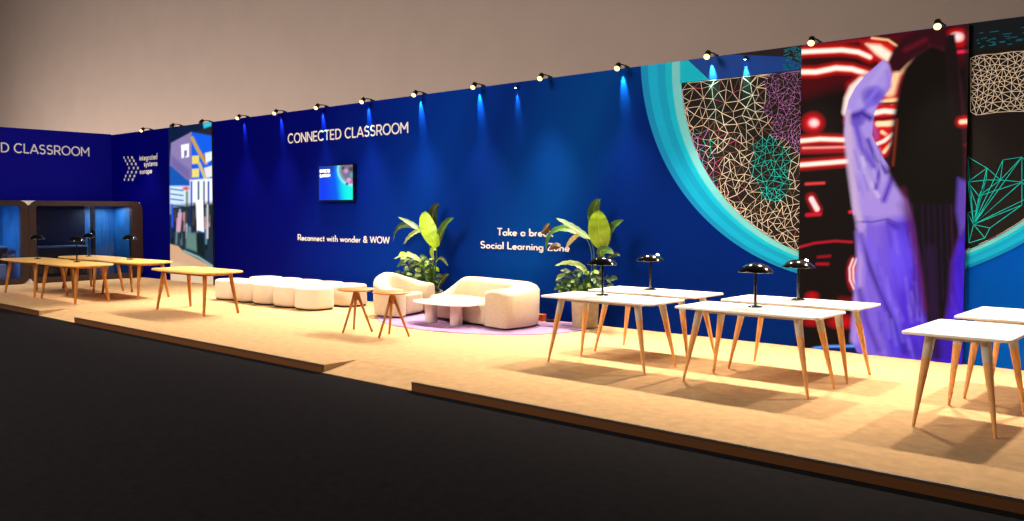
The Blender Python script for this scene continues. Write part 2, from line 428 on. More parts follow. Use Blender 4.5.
def paint_woman(p):
    p.fill((19, 12, 12))
    p.poly([(795, 20), (975, 10), (975, 60), (880, 75), (795, 100)], (70, 8, 14), 14)
    p.poly([(803, 56), (860, 58), (862, 65), (803, 68)], (40, 12, 12), 4)
    p.hot([(800, 52), (820, 51), (842, 50), (858, 52), (870, 57)], 5.5)
    p.hot([(800, 72), (816, 72), (836, 68), (852, 69), (868, 74)], 6)
    p.poly([(862, 42), (876, 39), (890, 44), (900, 56), (898, 70), (884, 66), (872, 54)], (220, 30, 20), 8)
    p.poly([(866, 44), (880, 45), (893, 54), (888, 62), (876, 54)], (255, 232, 205), 4)
    p.line([(872, 38), (888, 40), (897, 46)], 2, (255, 190, 140), 2)
    p.line([(803, 44), (830, 44), (860, 40)], 2, (150, 20, 20), 4)
    # fan of light to the right of the sleeve
    p.poly([(848, 84), (860, 76), (905, 58), (916, 58), (905, 90), (898, 150), (868, 160), (870, 120), (845, 122)], (190, 20, 22), 8)
    p.poly([(880, 92), (900, 62), (914, 56), (912, 64), (900, 76), (892, 104)], (255, 200, 150), 5)
    p.line([(862, 80), (853, 88), (848, 99), (846, 112)], 7, (255, 225, 215), 4)
    p.hot([(874, 113), (884, 111), (898, 112)], 6)
    p.hot([(878, 102), (897, 100)], 5, core=(255, 214, 150)); p.hot([(878, 124), (897, 123)], 7, core=(255, 226, 176)); p.hot([(882, 132), (894, 140), (884, 152)], 4, core=(255, 216, 170))
    p.line([(870, 104), (898, 103)], 2, (60, 8, 10), 2)
    p.hot([(872, 146), (884, 141), (893, 134)], 4)
    p.line([(866, 119), (884, 119), (896, 117)], 3, (50, 10, 10), 3)
    p.blob(813, 123, 14, 13, (220, 10, 26), 1, 1.4); p.blob(813.5, 123, 8, 7, (255, 70, 80), 1, 3); p.blob(814, 123, 6, 5, (255, 225, 220), 1, 2)
    p.hot([(800, 141), (820, 139), (848, 140)], 5); p.line([(803, 150), (848, 149)], 7, (170, 20, 30), 4)
    p.line([(803, 148), (846, 147)], 2, (255, 150, 140), 2)
    p.hot([(800, 165), (825, 163), (850, 161)], 5)
    p.line([(806, 184), (824, 183)], 2.4, (230, 60, 60), 2)
    p.line([(811, 198), (817, 210)], 9, (180, 16, 26), 5); p.line([(811.5, 199), (817, 209)], 5, (255, 220, 215), 2)
    p.line([(807, 215), (820, 214)], 3.4, (210, 20, 40), 2.4)
    p.line([(850, 212), (858, 211)], 3, (230, 40, 60), 2)
    p.line([(800, 247), (815, 243), (835, 241), (852, 242)], 2, (190, 20, 44), 2)
    p.line([(818, 257), (830, 256)], 2.4, (150, 14, 36), 2); p.line([(817, 264), (828, 264)], 2.6, (170, 14, 36), 2)
    p.blob(853, 274, 8, 20, (200, 20, 40), .9, 2)
    for k in (0, 3.6): p.line([(853+k, 259), (849.5+k, 268), (850+k, 280), (854+k, 289)], 1.9, (255, 205, 210), 1.6)
    p.blob(812, 296, 9, 6, (190, 8, 20), 1, 1.5); p.blob(842, 322, 18, 9, (200, 10, 14), 1, 1.5); p.blob(812, 322, 14, 6, (170, 10, 16), .9, 1.5)
    p.line([(840, 299), (858, 300)], 4, (110, 10, 20), 5)
    p.poly([(803, 352), (822, 346.5), (856, 346), (856, 362), (803, 362)], (10, 24, 70), 2)
    p.line([(803, 352), (815, 348), (830, 346.4), (856, 346)], 2.4, (90, 150, 235), 1.6)
    # right margin beside the hair
    p.blob(958, 38, 17, 11, (215, 14, 24), 1, 2); p.blob(957, 37, 9, 6, (255, 225, 220), 1, 2)
    p.line([(958, 52), (970, 51)], 3, (235, 40, 80), 2.5)
    p.line([(951, 84), (953, 96)], 4, (150, 12, 24), 3); p.blob(953, 92, 3, 3, (255, 220, 200))
    p.hot([(950, 122), (972, 121)], 5, core=(255, 226, 190)); p.line([(950, 146), (966, 145)], 2.6, (170, 14, 34), 2)
    # sweatshirt body and raised sleeve
    body = [(883, 60), (866, 75), (856, 87), (849, 100), (845.5, 115), (845, 137), (848, 155), (852, 175), (853, 200), (858, 221), (858.5, 240), (857, 262), (855, 285), (853, 306),
            (850.5, 338), (857, 352), (880, 362), (975, 375), (975, 185), (940, 180), (905, 182), (890, 168), (881, 155), (872, 135), (874, 113), (881, 98), (888, 91), (892, 75), (890, 64)]
    p.poly(body, (124, 92, 206), 1.4)
    p.poly([(883, 60), (866, 75), (856, 87), (849, 100), (845.5, 115), (845, 137), (848, 155), (852, 175), (853, 215), (905, 215), (905, 182), (890, 168), (881, 155), (872, 135), (874, 113), (881, 98), (888, 91), (892, 75), (890, 64)], (160, 136, 214), 1.6)
    p.poly([(890, 215), (975, 200), (975, 375), (890, 365)], (80, 44, 200), 26)
    p.poly([(930, 200), (975, 195), (975, 375), (935, 370)], (58, 26, 178), 20)
    p.line([(850, 130), (853, 165), (857, 205), (861, 225)], 7, (186, 156, 206), 7)
    p.line([(861, 226), (861, 262), (858, 300), (855, 340)], 7, (176, 140, 212), 7)
    p.poly([(862, 186), (900, 190), (915, 215), (875, 222), (862, 215)], (164, 134, 212), 12)
    p.line([(884, 66), (872, 84), (858, 104)], 5, (168, 146, 214), 4)
    p.line([(888, 72), (889, 86), (880, 96)], 5, (150, 118, 205), 4)
    p.blob(873, 96, 14, 12, (90, 64, 180), .9, 3); p.blob(857, 120, 10, 8, (84, 56, 172), .85, 3); p.line([(878, 88), (866, 104)], 3, (130, 108, 220), 4); p.line([(872, 102), (862, 112)], 4, (120, 96, 210), 4)
    p.line([(852, 116), (862, 113), (870, 118)], 6, (66, 40, 150), 5)
    p.line([(856, 126), (862, 148), (874, 166)], 6, (100, 72, 186), 6); p.line([(868, 140), (874, 156), (886, 172)], 4, (78, 50, 160), 4)
    p.line([(862, 158), (868, 178), (878, 196)], 3, (196, 176, 220), 4); p.line([(880, 168), (876, 188)], 4, (90, 60, 175), 4)
    p.line([(892, 178), (884, 200)], 5, (84, 50, 176), 5)
    p.line([(857, 221.5), (872, 222), (888, 219), (902, 226)], 1.6, (92, 66, 160), 2)
    p.line([(888, 222), (905, 232), (915, 240)], 4, (70, 40, 170), 5)
    p.line([(861, 236), (868, 262), (880, 292), (893, 322), (905, 352)], 4, (54, 30, 130), 6)
    p.line([(868, 240), (882, 280), (900, 320)], 5, (120, 92, 226), 7)
    p.line([(860, 290), (866, 320), (878, 350)], 4, (84, 50, 160), 6); p.line([(856, 320), (864, 345)], 4, (160, 124, 214), 5)
    p.blob(900, 260, 16, 36, (112, 84, 238), .7, 2); p.blob(895, 335, 12, 22, (70, 50, 210), .6, 2)
    p.blob(953, 240, 10, 26, (84, 40, 232), .8, 2); p.blob(955, 300, 9, 40, (72, 34, 206), .8, 2); p.blob(945, 350, 22, 12, (54, 26, 150), .8, 2)
    p.blob(918, 350, 14, 16, (66, 36, 170), .7)
    R = np.random.default_rng(5)
    for _ in range(90):
        x = R.uniform(856, 962); y = R.uniform(225, 345); L_ = R.uniform(14, 40); sl = .12+.28*(x-856)/110*R.uniform(.3, 1)
        cc = [(96, 66, 214), (140, 112, 226), (60, 34, 150), (84, 52, 200), (150, 120, 214)][R.integers(5)] if x < 925 else [(70, 34, 220), (50, 24, 150), (96, 50, 236), (60, 30, 170)][R.integers(4)]
        p.line([(x, y), (x+sl*L_*.5, y+L_*.5), (x+sl*L_, y+L_)], R.uniform(1.5, 4), cc, 4, .38)
    for _ in range(26):
        x = R.uniform(851, 880); y = R.uniform(125, 195); L_ = R.uniform(8, 22)
        p.line([(x, y), (x+L_*.25, y+L_)], R.uniform(1.2, 3), [(190, 164, 212), (110, 80, 186), (136, 110, 210), (178, 150, 200)][R.integers(4)], 3, .4)
    p.line([(848, 112), (847, 140), (850, 170), (855, 205), (859, 219)], 5, (198, 168, 200), 5, .8)
    p.poly([(900, 205), (930, 215), (975, 205), (975, 235), (915, 245)], (58, 34, 110), 12, .6)
    # hands and hair
    p.poly([(888, 62), (893, 50), (903, 38), (920, 28), (944, 26), (950, 40), (936, 54), (916, 58), (908, 64), (900, 72), (892, 72)], (44, 10, 18), 4)
    p.line([(905, 50), (925, 40)], 4, (92, 14, 30), 5); p.line([(930, 46), (940, 62)], 3, (80, 10, 20), 5)
    hair = [(916, 56), (906, 68), (900, 86), (895, 115), (890, 150), (889, 172), (897, 186), (908, 200), (915, 225), (920, 262), (925, 300), (929, 330), (942, 334), (947, 300),
            (950, 262), (958, 236), (963, 205), (964, 150), (960, 100), (955, 70), (948, 52), (932, 46)]
    p.poly([(x+(3 if x > 930 else -2), y) for x, y in hair], (70, 24, 40), 6, .75)
    p.poly(hair, (17, 12, 10), 4)
    p.poly([(958, 178), (968, 182), (968, 225), (960, 235), (956, 210)], (96, 66, 170), 5, .9)
    for x in (912, 917, 922, 928, 934, 940, 946, 951): p.line([(x, 205), (x+2, 260), (x+3, 300+(x % 5)*8)], 1.6, [(70, 24, 66), (40, 20, 60), (16, 10, 20)][int(x) % 3], 3, .6)
    p.poly([(944, 46), (948, 34), (955, 34), (958, 60), (962, 120), (950, 120)], (24, 14, 16), 3)
    p.line([(903, 190), (917, 260), (925, 310)], 5, (96, 24, 60), 7, .7); p.line([(897, 120), (893, 165)], 2, (140, 50, 30), 3, .7)
    p.line([(930, 250), (934, 320), (936, 356)], 10, (38, 20, 50), 7, .9)
    p.poly([(964, 20), (975, 20), (975, 190), (967, 190)], (24, 18, 20), 3, .8)
    p.hot([(961, 122), (972, 121)], 5, core=(255, 226, 190))
def paint_street(p):
    p.fill((22, 40, 70))
    p.poly([(165, 110), (220, 110), (220, 150), (165, 150)], (8, 26, 62), 3)
    p.poly([(202, 117), (213, 116), (213, 126), (204, 129)], (50, 190, 220), 1.6)
    p.poly([(196, 131), (211, 126), (213, 138), (198, 142)], (34, 34, 44), 2)
    p.poly([(191, 132), (213, 136), (215, 185), (190, 185)], (14, 92, 228), 2)
    p.poly([(171, 143), (191.5, 132), (191.5, 184), (170, 166)], (136, 122, 172), 1.4)
    p.poly([(171, 155), (190, 170), (190, 182), (171, 166)], (98, 88, 156), 4, .7)
    p.poly([(181, 145), (189, 143.5), (189, 157), (181.5, 158)], (246, 246, 255), 1.2)
    p.poly([(184, 150.5), (187, 150), (187, 155), (184.2, 158.5)], (126, 112, 168), 1)
    p.poly([(170, 165), (190, 183), (190, 187), (170, 187)], (20, 84, 178), 1.6)
    p.line([(192, 138), (198, 150), (206, 163)], 3.4, (196, 156, 66), 1.6); p.blob(206, 157, 4, 4, (176, 116, 40))
    p.poly([(192, 156), (199, 155.5), (199, 163.5), (192, 164)], (236, 210, 96), 1.2)
    p.poly([(192, 169), (199, 168.5), (199, 177), (192, 177.5)], (236, 214, 110), 1.2)
    p.poly([(205, 153), (214, 151), (214, 159), (206, 163)], (226, 236, 252), 1.2); p.poly([(204, 168), (214, 165), (214, 176), (206, 178)], (232, 226, 224), 1.2)
    p.line([(199, 163), (206, 180)], 3, (200, 190, 120), 1.6)
    p.poly([(170, 186), (190, 186), (190, 214), (170, 214)], (206, 226, 246), 2)
    for y in (189, 194, 199, 205): p.line([(171, y), (183, y+1.5)], 1.4, (60, 120, 190), 1)
    p.blob(186, 188.5, 5, 2.6, (214, 60, 60)); p.line([(187, 192), (187, 205)], 2, (90, 110, 60), 2)
    p.poly([(190, 180), (215, 178), (215, 205), (190, 207)], (238, 244, 252), 2)
    for x, cc in ((191.5, (30, 70, 210)), (198.5, (60, 90, 110)), (204, (90, 90, 120)), (208.5, (20, 60, 170))): p.line([(x, 182), (x, 206)], 1.8, cc, 1.4)
    p.poly([(170, 206), (215, 202), (215, 270), (185, 252), (170, 246)], (30, 46, 62), 5)
    R = np.random.default_rng(3)
    for _ in range(46):
        x = R.uniform(172, 213); y = R.uniform(203, 236); L_ = R.uniform(6, 18)
        cc = [(20, 30, 44), (14, 20, 30), (70, 110, 120), (160, 170, 190), (20, 70, 160), (200, 150, 160), (80, 60, 50), (90, 140, 150)][R.integers(8)]
        p.line([(x, y), (x+R.uniform(-1, 1), y+L_)], R.uniform(1.2, 2.8), cc, 1.6, .85)
    p.line([(180, 214), (178.5, 230)], 4, (206, 160, 184), 2)
    p.poly([(196, 200), (203, 200), (204, 232), (197, 230)], (250, 252, 255), 1.4)
    p.poly([(186, 232), (197, 234), (198, 252), (186, 248)], (96, 130, 122), 2.5); p.poly([(196, 232), (204, 234), (205, 258), (197, 253)], (16, 30, 34), 2)
    p.line([(207.5, 205), (207.5, 238)], 1.6, (210, 190, 180), 1.2)
    p.line([(172, 205), (172.5, 228)], 2, (40, 80, 230), 2); p.line([(172.5, 228), (172.5, 246)], 2, (20, 20, 26), 2)
    p.poly([(170, 244), (178, 246), (184, 252), (215, 268), (218, 290), (168, 290)], (208, 164, 130), 1.6)
    p.poly([(170, 262), (215, 275), (218, 290), (168, 290)], (226, 196, 160), 8, .8)
    p.line([(184, 251), (198, 257), (213, 266.5)], 2, (132, 172, 168), 1.2)
def paint_tv(p):
    p.fill((0, 90, 235))
    p.poly([(316, 160), (328, 160), (331, 210), (316, 210)], (8, 60, 235), 10)
    p.poly([(337, 160), (360, 160), (360, 205), (342, 205)], (0, 205, 240), 9)
    p.poly([(343, 185), (358, 182), (358, 205), (345, 205)], (20, 240, 225), 10)
    p.poly([(316, 160), (338, 160), (333, 171), (316, 172)], (20, 60, 140), 5, .8)
    p.blob(352, 170, 15.6, 17, (150, 240, 250), 1, 14); p.blob(352, 169.5, 13.8, 15, (120, 110, 130), 1, 10)
    for x, y, r, cc in ((346, 171, 3, (200, 150, 220)), (349, 180, 3, (230, 170, 240)), (352, 175, 3, (40, 180, 190)), (351, 182, 2.4, (230, 90, 150)), (343, 168, 2, (60, 50, 50)), (347, 184, 2, (70, 60, 60)), (351, 169, 3, (60, 60, 80))):
        p.blob(x, y, r, r, cc)
LED = attr_mat('led_picture', emit=1.15, base=0, rough=.6)
def picture_panel(label, x0, x1, nx, nz, fn, zt=HW-.015):
    r = empty('video_wall_panel', ((x0+x1)/2, YW, 0)); tag(r, label, 'video wall')
    b = MB(); b.box((x0+.005, YW-.05, .004), (x1-.005, YW-.002, zt)); o = b.build('panel_casing', black_mt); o.parent = r; o.matrix_parent_inverse = r.matrix_basis.inverted()
    g = grid_panel('picture_face', x0, x1, .004, zt, nx, nz, YW-.052, LED, None, fn); g.parent = r; g.matrix_parent_inverse = Matrix.Translation(-r.location)
    o.matrix_parent_inverse = Matrix.Translation(-r.location)
    return r
picture_panel('tall lit picture of a dark-haired person in a purple top raising an arm', -4.40, -2.535, 200, 400, paint_woman)
picture_panel('narrow tall lit picture of a crowd in a bright hall, behind a wooden table', -20.19, -18.20, 110, 190, paint_street)

# wall mounted television
def px_wall(u, v, y=YW): q = onY(u, v, y); return q[0], q[2]
tx0, tx1, tz0, tz1 = -14.12, -13.07, 1.90, 2.56
t = tag(empty('television', ((tx0+tx1)/2, YW, (tz0+tz1)/2)), 'small black flat television showing blue and cyan slide on the wall', 'television')
def sub(o, r): o.parent = r; o.matrix_parent_inverse = Matrix.Translation(-Vector(r.location)); return o
b = MB(); b.box((tx0-.025, YW-.09, tz0-.03), (tx1+.025, YW-.04, tz1+.025)); sub(b.build('casing', steel), t)
b = MB(); b.box((tx0+.3, YW-.04, tz0+.15), (tx1-.3, YW-.001, tz1-.15)); sub(b.build('wall_bracket', black_mt), t)
scr = grid_panel('screen', tx0, tx1, tz0, tz1, 60, 40, YW-.092, attr_mat('tv_picture', emit=1.1, base=0, rough=.2), None, paint_tv); sub(scr, t)

# ------------------------------------------------------------------ lettering
def _arc(cx_, cy_, rx, ry, a0, a1, n=14):
    return [(cx_+rx*math.cos(math.radians(lerp(a0, a1, i/n))), cy_+ry*math.sin(math.radians(lerp(a0, a1, i/n)))) for i in range(n+1)]
X_ = .52      # x-height, cap height = 1
def glyphs():
    G = {}
    G['C'] = (.86, [_arc(.46, .5, .42, .46, 48, 312, 24)])
    G['O'] = (.98, [_arc(.49, .5, .43, .46, 0, 360, 30)])
    G['N'] = (.82, [[(.08, 0), (.08, 1)], [(.08, .97), (.74, .03)], [(.74, 0), (.74, 1)]])
    G['E'] = (.66, [[(.08, 0), (.08, 1)], [(.08, .95), (.6, .95)], [(.08, .5), (.54, .5)], [(.08, .05), (.61, .05)]])
    G['T'] = (.70, [[(.35, 0), (.35, .95)], [(.02, .95), (.68, .95)]])
    G['D'] = (.84, [[(.08, 0), (.08, 1)], [(.08, .95)]+_arc(.34, .5, .43, .45, 90, -90, 16)+[(.08, .05)]])
    G['L'] = (.60, [[(.08, 1), (.08, .05), (.56, .05)]])
    G['A'] = (.86, [[(.03, 0), (.43, .99)], [(.43, .99), (.83, 0)], [(.17, .3), (.69, .3)]])
    G['S'] = (.70, [_arc(.34, .73, .25, .225, 35, 255, 16)+_arc(.34, .275, .27, .235, 80, -150, 16)])
    G['R'] = (.74, [[(.08, 0), (.08, 1)], [(.08, .95), (.4, .95)]+_arc(.4, .68, .24, .27, 90, -90, 12)+[(.08, .41)], [(.4, .41), (.68, 0)]])
    G['M'] = (.96, [[(.08, 0), (.08, 1)], [(.08, .97), (.48, .36)], [(.48, .36), (.88, .97)], [(.88, 0), (.88, 1)]])
    G['W'] = (1.2, [[(.03, 1), (.31, .03)], [(.31, .03), (.6, .96)], [(.6, .96), (.89, .03)], [(.89, .03), (1.17, 1)]])
    G['Z'] = (.70, [[(.06, .95), (.63, .95)], [(.62, .93), (.07, .07)], [(.06, .05), (.65, .05)]])
    G['&'] = (.80, [[(.72, .02), (.2, .68)]+_arc(.37, .77, .19, .18, 200, -60, 12)+[(.17, .45)]+_arc(.32, .25, .25, .21, 140, 320, 12)+[(.72, .48)]])
    r = X_/2-.03
    bowl = lambda cx_: _arc(cx_, X_/2, .235, r, 0, 360, 22)
    G['o'] = (.62, [bowl(.31)])
    G['e'] = (.60, [_arc(.30, X_/2, .235, r, 0, 315, 20), [(.07, X_/2), (.53, X_/2)]])
    G['c'] = (.54, [_arc(.31, X_/2, .235, r, 50, 310, 18)])
    G['a'] = (.60, [bowl(.29), [(.52, 0), (.52, X_)]])
    G['d'] = (.62, [bowl(.29), [(.53, 0), (.53, 1)]])
    G['b'] = (.62, [bowl(.33), [(.09, 0), (.09, 1)]])
    G['p'] = (.62, [bowl(.33), [(.09, -.25), (.09, X_)]])
    G['g'] = (.62, [bowl(.29), [(.53, X_), (.53, -.06)]+_arc(.31, -.06, .22, .17, 0, -140, 10)])
    G['n'] = (.58, [[(.09, 0), (.09, X_)], [(.09, X_*.55)]+_arc(.29, X_-.24, .20, .21, 160, 0, 10)+[(.49, 0)]])
    G['h'] = (.58, [[(.09, 0), (.09, 1)], [(.09, X_*.55)]+_arc(.29, X_-.24, .20, .21, 160, 0, 10)+[(.49, 0)]])
    G['m'] = (.88, [[(.09, 0), (.09, X_)], _arc(.27, X_-.22, .175, .19, 170, 0, 10)+[(.445, 0)], _arc(.62, X_-.22, .175, .19, 170, 0, 10)+[(.795, 0)]])
    G['u'] = (.58, [[(.49, 0), (.49, X_)], [(.09, X_)]+_arc(.29, .24, .20, .21, 180, 350, 10)])
    G['r'] = (.38, [[(.09, 0), (.09, X_)], [(.09, X_*.5)]+_arc(.30, X_-.25, .21, .22, 165, 95, 6)])
    G['i'] = (.20, [[(.10, 0), (.10, X_)], [(.10, .68), (.10, .78)]])
    G['l'] = (.20, [[(.10, 0), (.10, 1)]])
    G['t'] = (.38, [[(.15, .72), (.15, .16)]+_arc(.27, .15, .12, .11, 180, 280, 6), [(.02, X_-.04), (.34, X_-.04)]])
    G['k'] = (.54, [[(.09, 0), (.09, 1)], [(.09, .18), (.47, X_)], [(.22, .3), (.50, 0)]])
    G['s'] = (.48, [_arc(.24, .385, .15, .10, 30, 250, 10)+_arc(.24, .145, .17, .11, 85, -150, 10)])
    G['w'] = (.82, [[(.02, X_), (.22, .03)], [(.22, .03), (.41, X_)], [(.41, X_), (.60, .03)], [(.60, .03), (.80, X_)]])
    G['y'] = (.54, [[(.02, X_), (.27, .03)], [(.52, X_), (.27, .03), (.20, -.16), (.05, -.20)]])
    G[' '] = (.34, [])
    return G
GL = glyphs()
def text_mesh(name, body, m, x0, x1, zb, cap, place, parent, bold=0, fit=None, shear=0):
    """letters drawn as strokes of even width, raised a little from the surface"""
    sw = .135+bold*3; pen = 0; quads = []
    for ch_ in body:
        wd, st_ = GL[ch_]
        for ln_ in st_:
            for (ax, ay), (bx, by) in zip(ln_[:-1], ln_[1:]):
                d = Vector((bx-ax, by-ay)); L_ = d.length
                if L_ < 1e-6: continue
                d /= L_; e = sw*.12 if len(ln_) > 2 else 0; nx_, ny_ = -d.y*sw/2, d.x*sw/2
                quads.append([(pen+ax-d.x*e+nx_, ay-d.y*e+ny_), (pen+ax-d.x*e-nx_, ay-d.y*e-ny_), (pen+bx+d.x*e-nx_, by+d.y*e-ny_), (pen+bx+d.x*e+nx_, by+d.y*e+ny_)])
        pen += wd+.07
    allx = [p[0] for q in quads for p in q]; ax0, ax1 = min(allx), max(allx); sx = (x1-x0)/(ax1-ax0)
    mb = MB()
    for i, q in enumerate(quads):
        lo = [place(x0+(x-ax0)*sx, zb+z*cap, 0) for x, z in q]; hi = [place(x0+(x-ax0)*sx, zb+z*cap, .003+.0001*(i % 3)) for x, z in q]
        mb.add(lo+hi, [(4, 5, 6, 7), (0, 1, 5, 4), (1, 2, 6, 5), (2, 3, 7, 6), (3, 0, 4, 7)])
    o = mb.build(name, m, recalc=True); o.parent = parent; return o
onback = lambda a, z_, d: (a, YW-.003-d, z_)
onleft = lambda a, z_, d: (LX+.003+d, a, z_)
def wallline(u0, vb0, vt0, u1, vb1, vt1):
    a = onY(u0, vb0); b2 = onY(u0, vt0); c2 = onY(u1, vb1); d2 = onY(u1, vt1)
    return a[0], c2[0], (a[2]+c2[2])/2, ((b2[2]-a[2])+(d2[2]-c2[2]))/2
for body, args, bo in (('CONNECTED CLASSROOM', (288, 144.3, 134.4, 408.5, 132, 121.2), .004),
                   ('Reconnect with wonder & WOW', (298, 241, 235, 390, 242.7, 236), .012),
                   ('Take a break', (497.5, 235.4, 228, 553.5, 236.6, 229), .01),
                   ('Social Learning Zone', (480.7, 249.1, 242, 570, 250.4, 242.8), .01)):
    x0, x1, zb, cap = wallline(*args); text_mesh('lettering', body, letter, x0, x1, zb, cap, onback, wall, bo)
k = (23.42/23.13)
text_mesh('lettering', 'CONNECTED CLASSROOM', letter_em, 9.84-3.70, 9.84, 3.125, .235, onleft, wall_l, .002)
# chevron of small lozenges and the three words beside it
mb = MB()
rows = [((147, 190, 232), 183), ((163, 207, 250), 215), ((183, 228, 270), 250), ((200, 248, 292), 292), ((187, 228, 273), 335), ((165, 210, 255), 375), ((152, 195, 238), 412)]
for ri, (xs, y) in enumerate(rows):
    for xx in xs:
        X, Z = px_wall(110+xx/10.41, 140+y/10.41)
        w, hh = .034+.012*(xx > 200), .064; sk = .012 if ri < 3 else (-.012 if ri > 3 else 0)
        mb.add([(X-w-sk, YW-.004, Z+hh/2*1), (X+w-sk, YW-.004, Z+hh/2), (X+w+sk, YW-.004, Z-hh/2), (X-w+sk, YW-.004, Z-hh/2)], [(0, 3, 2, 1)])
mb.build('chevron_logo', letter_em, wall, recalc=False)
for body, xa, xb, yb, ytop in (('integrated', 308, 495, 207, 160), ('systems', 355, 497, 272, 232), ('europe', 310, 440, 350, 312)):
    x0, z0 = px_wall(110+xa/10.41, 140+(yb+2)/10.41); x1, z1 = px_wall(110+xb/10.41, 140+(yb-4)/10.41)
    text_mesh('lettering', body, letter_em, x0, x1, (z0+z1)/2, .15, onback, wall, .02)
# two lines of small white text on the television
for body, za in (('CONNECTED', 2.44), ('CLASSROOM', 2.35)):
    o = text_mesh('slide_text', body, mat('screen_white', (255, 255, 255), .5, emit=1), tx0+.03, tx0+.36, za, .055, lambda a, z_, d: (a, YW-.0935-d*.2, z_), None, .02); sub(o, t)

# ------------------------------------------------------------------ meeting booths at the left
def booth(y0, y1, label, blue, parts):
    FX = -21.66; H = 1.93; D = 1.5
    r = tag(empty('meeting_booth', (FX-D/2, (y0+y1)/2, 0)), label, 'booth', 'glass fronted booths')
    r2, w = .16, .14
    # frame: rounded outer outline, rounded opening
    def outl(ya, yb, za, zb, rr): return [((ya+yb)/2+p[0], (za+zb)/2+p[1]) for p in squircle(yb-ya, zb-za, rr, 6)]
    O = outl(y0, y1, .0, H, .2); I = outl(y0+.16, y1-.28 if y1 > 10 else y1-.16, .13, H-.12, .07)
    n = len(O); mb = MB()
    vs = [(FX, p[0], p[1]) for p in O]+[(FX, p[0], p[1]) for p in I]+[(FX-.12, p[0], p[1]) for p in O]+[(FX-.12, p[0], p[1]) for p in I]
    fs = []
    for i in range(n):
        j = (i+1) % n
        fs += [(i, j, n+j, n+i), (2*n+i, 3*n+i, 3*n+j, 2*n+j), (i, 2*n+i, 2*n+j, j), (n+i, n+j, 3*n+j, 3*n+i)]
    mb.add(vs, fs); sub(mb.build('frame', frame_br), r)
    mb = MB(); mb.add([(FX-.06, p[0], p[1]) for p in I], [tuple(range(n))]); sub(mb.build('glass_pane', glass, recalc=False), r)
    # white shell behind the frame
    mb = MB(); e = .004
    mb.box((FX-D, y0+e, .004), (FX-.13, y0+.05, H-.02)); mb.box((FX-D, y1-.05, .004), (FX-.13, y1-e, H-.02))
    mb.box((FX-D, y0+.05, H-.07), (FX-.13, y1-.05, H-.02)); mb.box((FX-D, y0+.05, .004), (FX-D+.05, y1-.05, H-.07))
    mb.box((FX-D+.05, y0+.05, .004), (FX-.13, y1-.05, .06))
    for (ya, yb) in ((y0+e, y0+.18), (y1-.18, y1-e)):
        pass
    sub(mb.build('shell', booth_wh), r)
    for (ya, yb) in ((y0+.002, y0+.155), (y1-.155, y1-.002))[:1 if y1 > 10 else 2]:
        for za, zb in ((.002, .115), (H-.11, H-.002)):
            mb = MB(); mb.box((FX-.03, ya, za), (FX-.012, yb, zb)); sub(mb.build('corner_filler', booth_wh), r)
    for nm, m_, a, b_ in parts:
        mb = MB(); mb.box(a, b_); sub(mb.build(nm, m_), r)
    return r
BX = -21.66-1.5
booth(7.71, 10.40, 'dark brown framed glass booth with navy interior, beside the corner of the wall', None,
      [('back_lining', booth_navy, (BX+.055, 7.78, .07), (BX+.08, 9.55, 1.85)), ('side_lining', booth_navy, (BX+.09, 7.765, .07), (-21.82, 7.79, 1.85)),
       ('blue_lining', booth_blue, (BX+.055, 9.56, .07), (BX+.08, 10.34, 1.85)), ('blue_side_lining', booth_blue, (BX+.09, 10.30, .07), (-21.82, 10.335, 1.85)),
       ('mullion', booth_navy, (-22.3, 9.36, .07), (-22.24, 9.46, 1.85)), ('light_strip', booth_desk, (-22.24, 9.40, 1.2), (-22.23, 9.45, 1.84)),
       ('desk', booth_desk, (-22.9, 7.85, .80), (-22.2, 9.3, .83)), ('desk_front', booth_navy, (-22.3, 7.9, .07), (-22.26, 9.25, .8)), ('floor_mat', booth_navy, (BX+.06, 7.77, .062), (-21.83, 10.33, .07))])
booth(5.02, 7.705, 'dark brown framed glass booth with bright blue interior at the left edge', None,
      [('back_lining', booth_blue, (BX+.055, 5.09, .07), (BX+.08, 7.64, 1.85)), ('side_lining', booth_blue, (BX+.09, 7.61, .07), (-21.82, 7.635, 1.85)),
       ('desk', booth_desk, (-22.9, 5.3, .82), (-22.2, 7.5, .86)), ('desk_front', booth_navy, (-22.3, 5.4, .4), (-22.26, 7.45, .82)), ('bench', booth_desk, (-22.2, 5.6, .07), (-21.9, 7.3, .45))])

# ------------------------------------------------------------------ spotlights along the wall top
def add_light(name, typ, loc, power, col, parent=None, target=None, **kw):
    l = bpy.data.lights.new(name, typ); l.energy = power; l.color = col
    for a, v_ in kw.items(): setattr(l, a, v_)
    o = bpy.data.objects.new(name, l); COL.objects.link(o); o.location = loc
    if target is not None:
        o.rotation_euler = (Vector(target)-Vector(loc)).to_track_quat('-Z', 'Y').to_euler()
    return o
WARM = (1.0, .82, .60); COOL = (.3, 1.0, .75)
def spotlight(x, lit=True, label='', streak=None):
    Y0 = YW-.19; Z0 = 3.72
    r = tag(empty('spotlight', (x, YW, HW)), label, 'spotlight', 'spotlights along the wall top')
    b = MB(); b.box((-.02, .0, .004), (.02, .07, .03)); b.tube([(0, .04, .02), (0, .02, .035), (0, -.10, .04), (0, -.17, .02)], .009, 8)
    b.build('mounting_arm', black_mt, r)
    d = Vector((.18, -.72, -.67)).normalized(); p0 = Vector((0, Y0-YW, Z0-HW+.0))
    b = MB(); b.tube([p0-d*.06, p0-d*.05, p0+d*.03, p0+d*.05], [.022, .036, .042, .044], 16); b.build('lamp_head', black_mt, r, angle=40)
    b = MB(); b.tube([p0+d*.046, p0+d*.06, p0+d*.075, p0+d*.084], [.040, .038, .026, .008], 16); b.build('lens', lens_m if lit else black_gl, r, smooth=True)
    return r
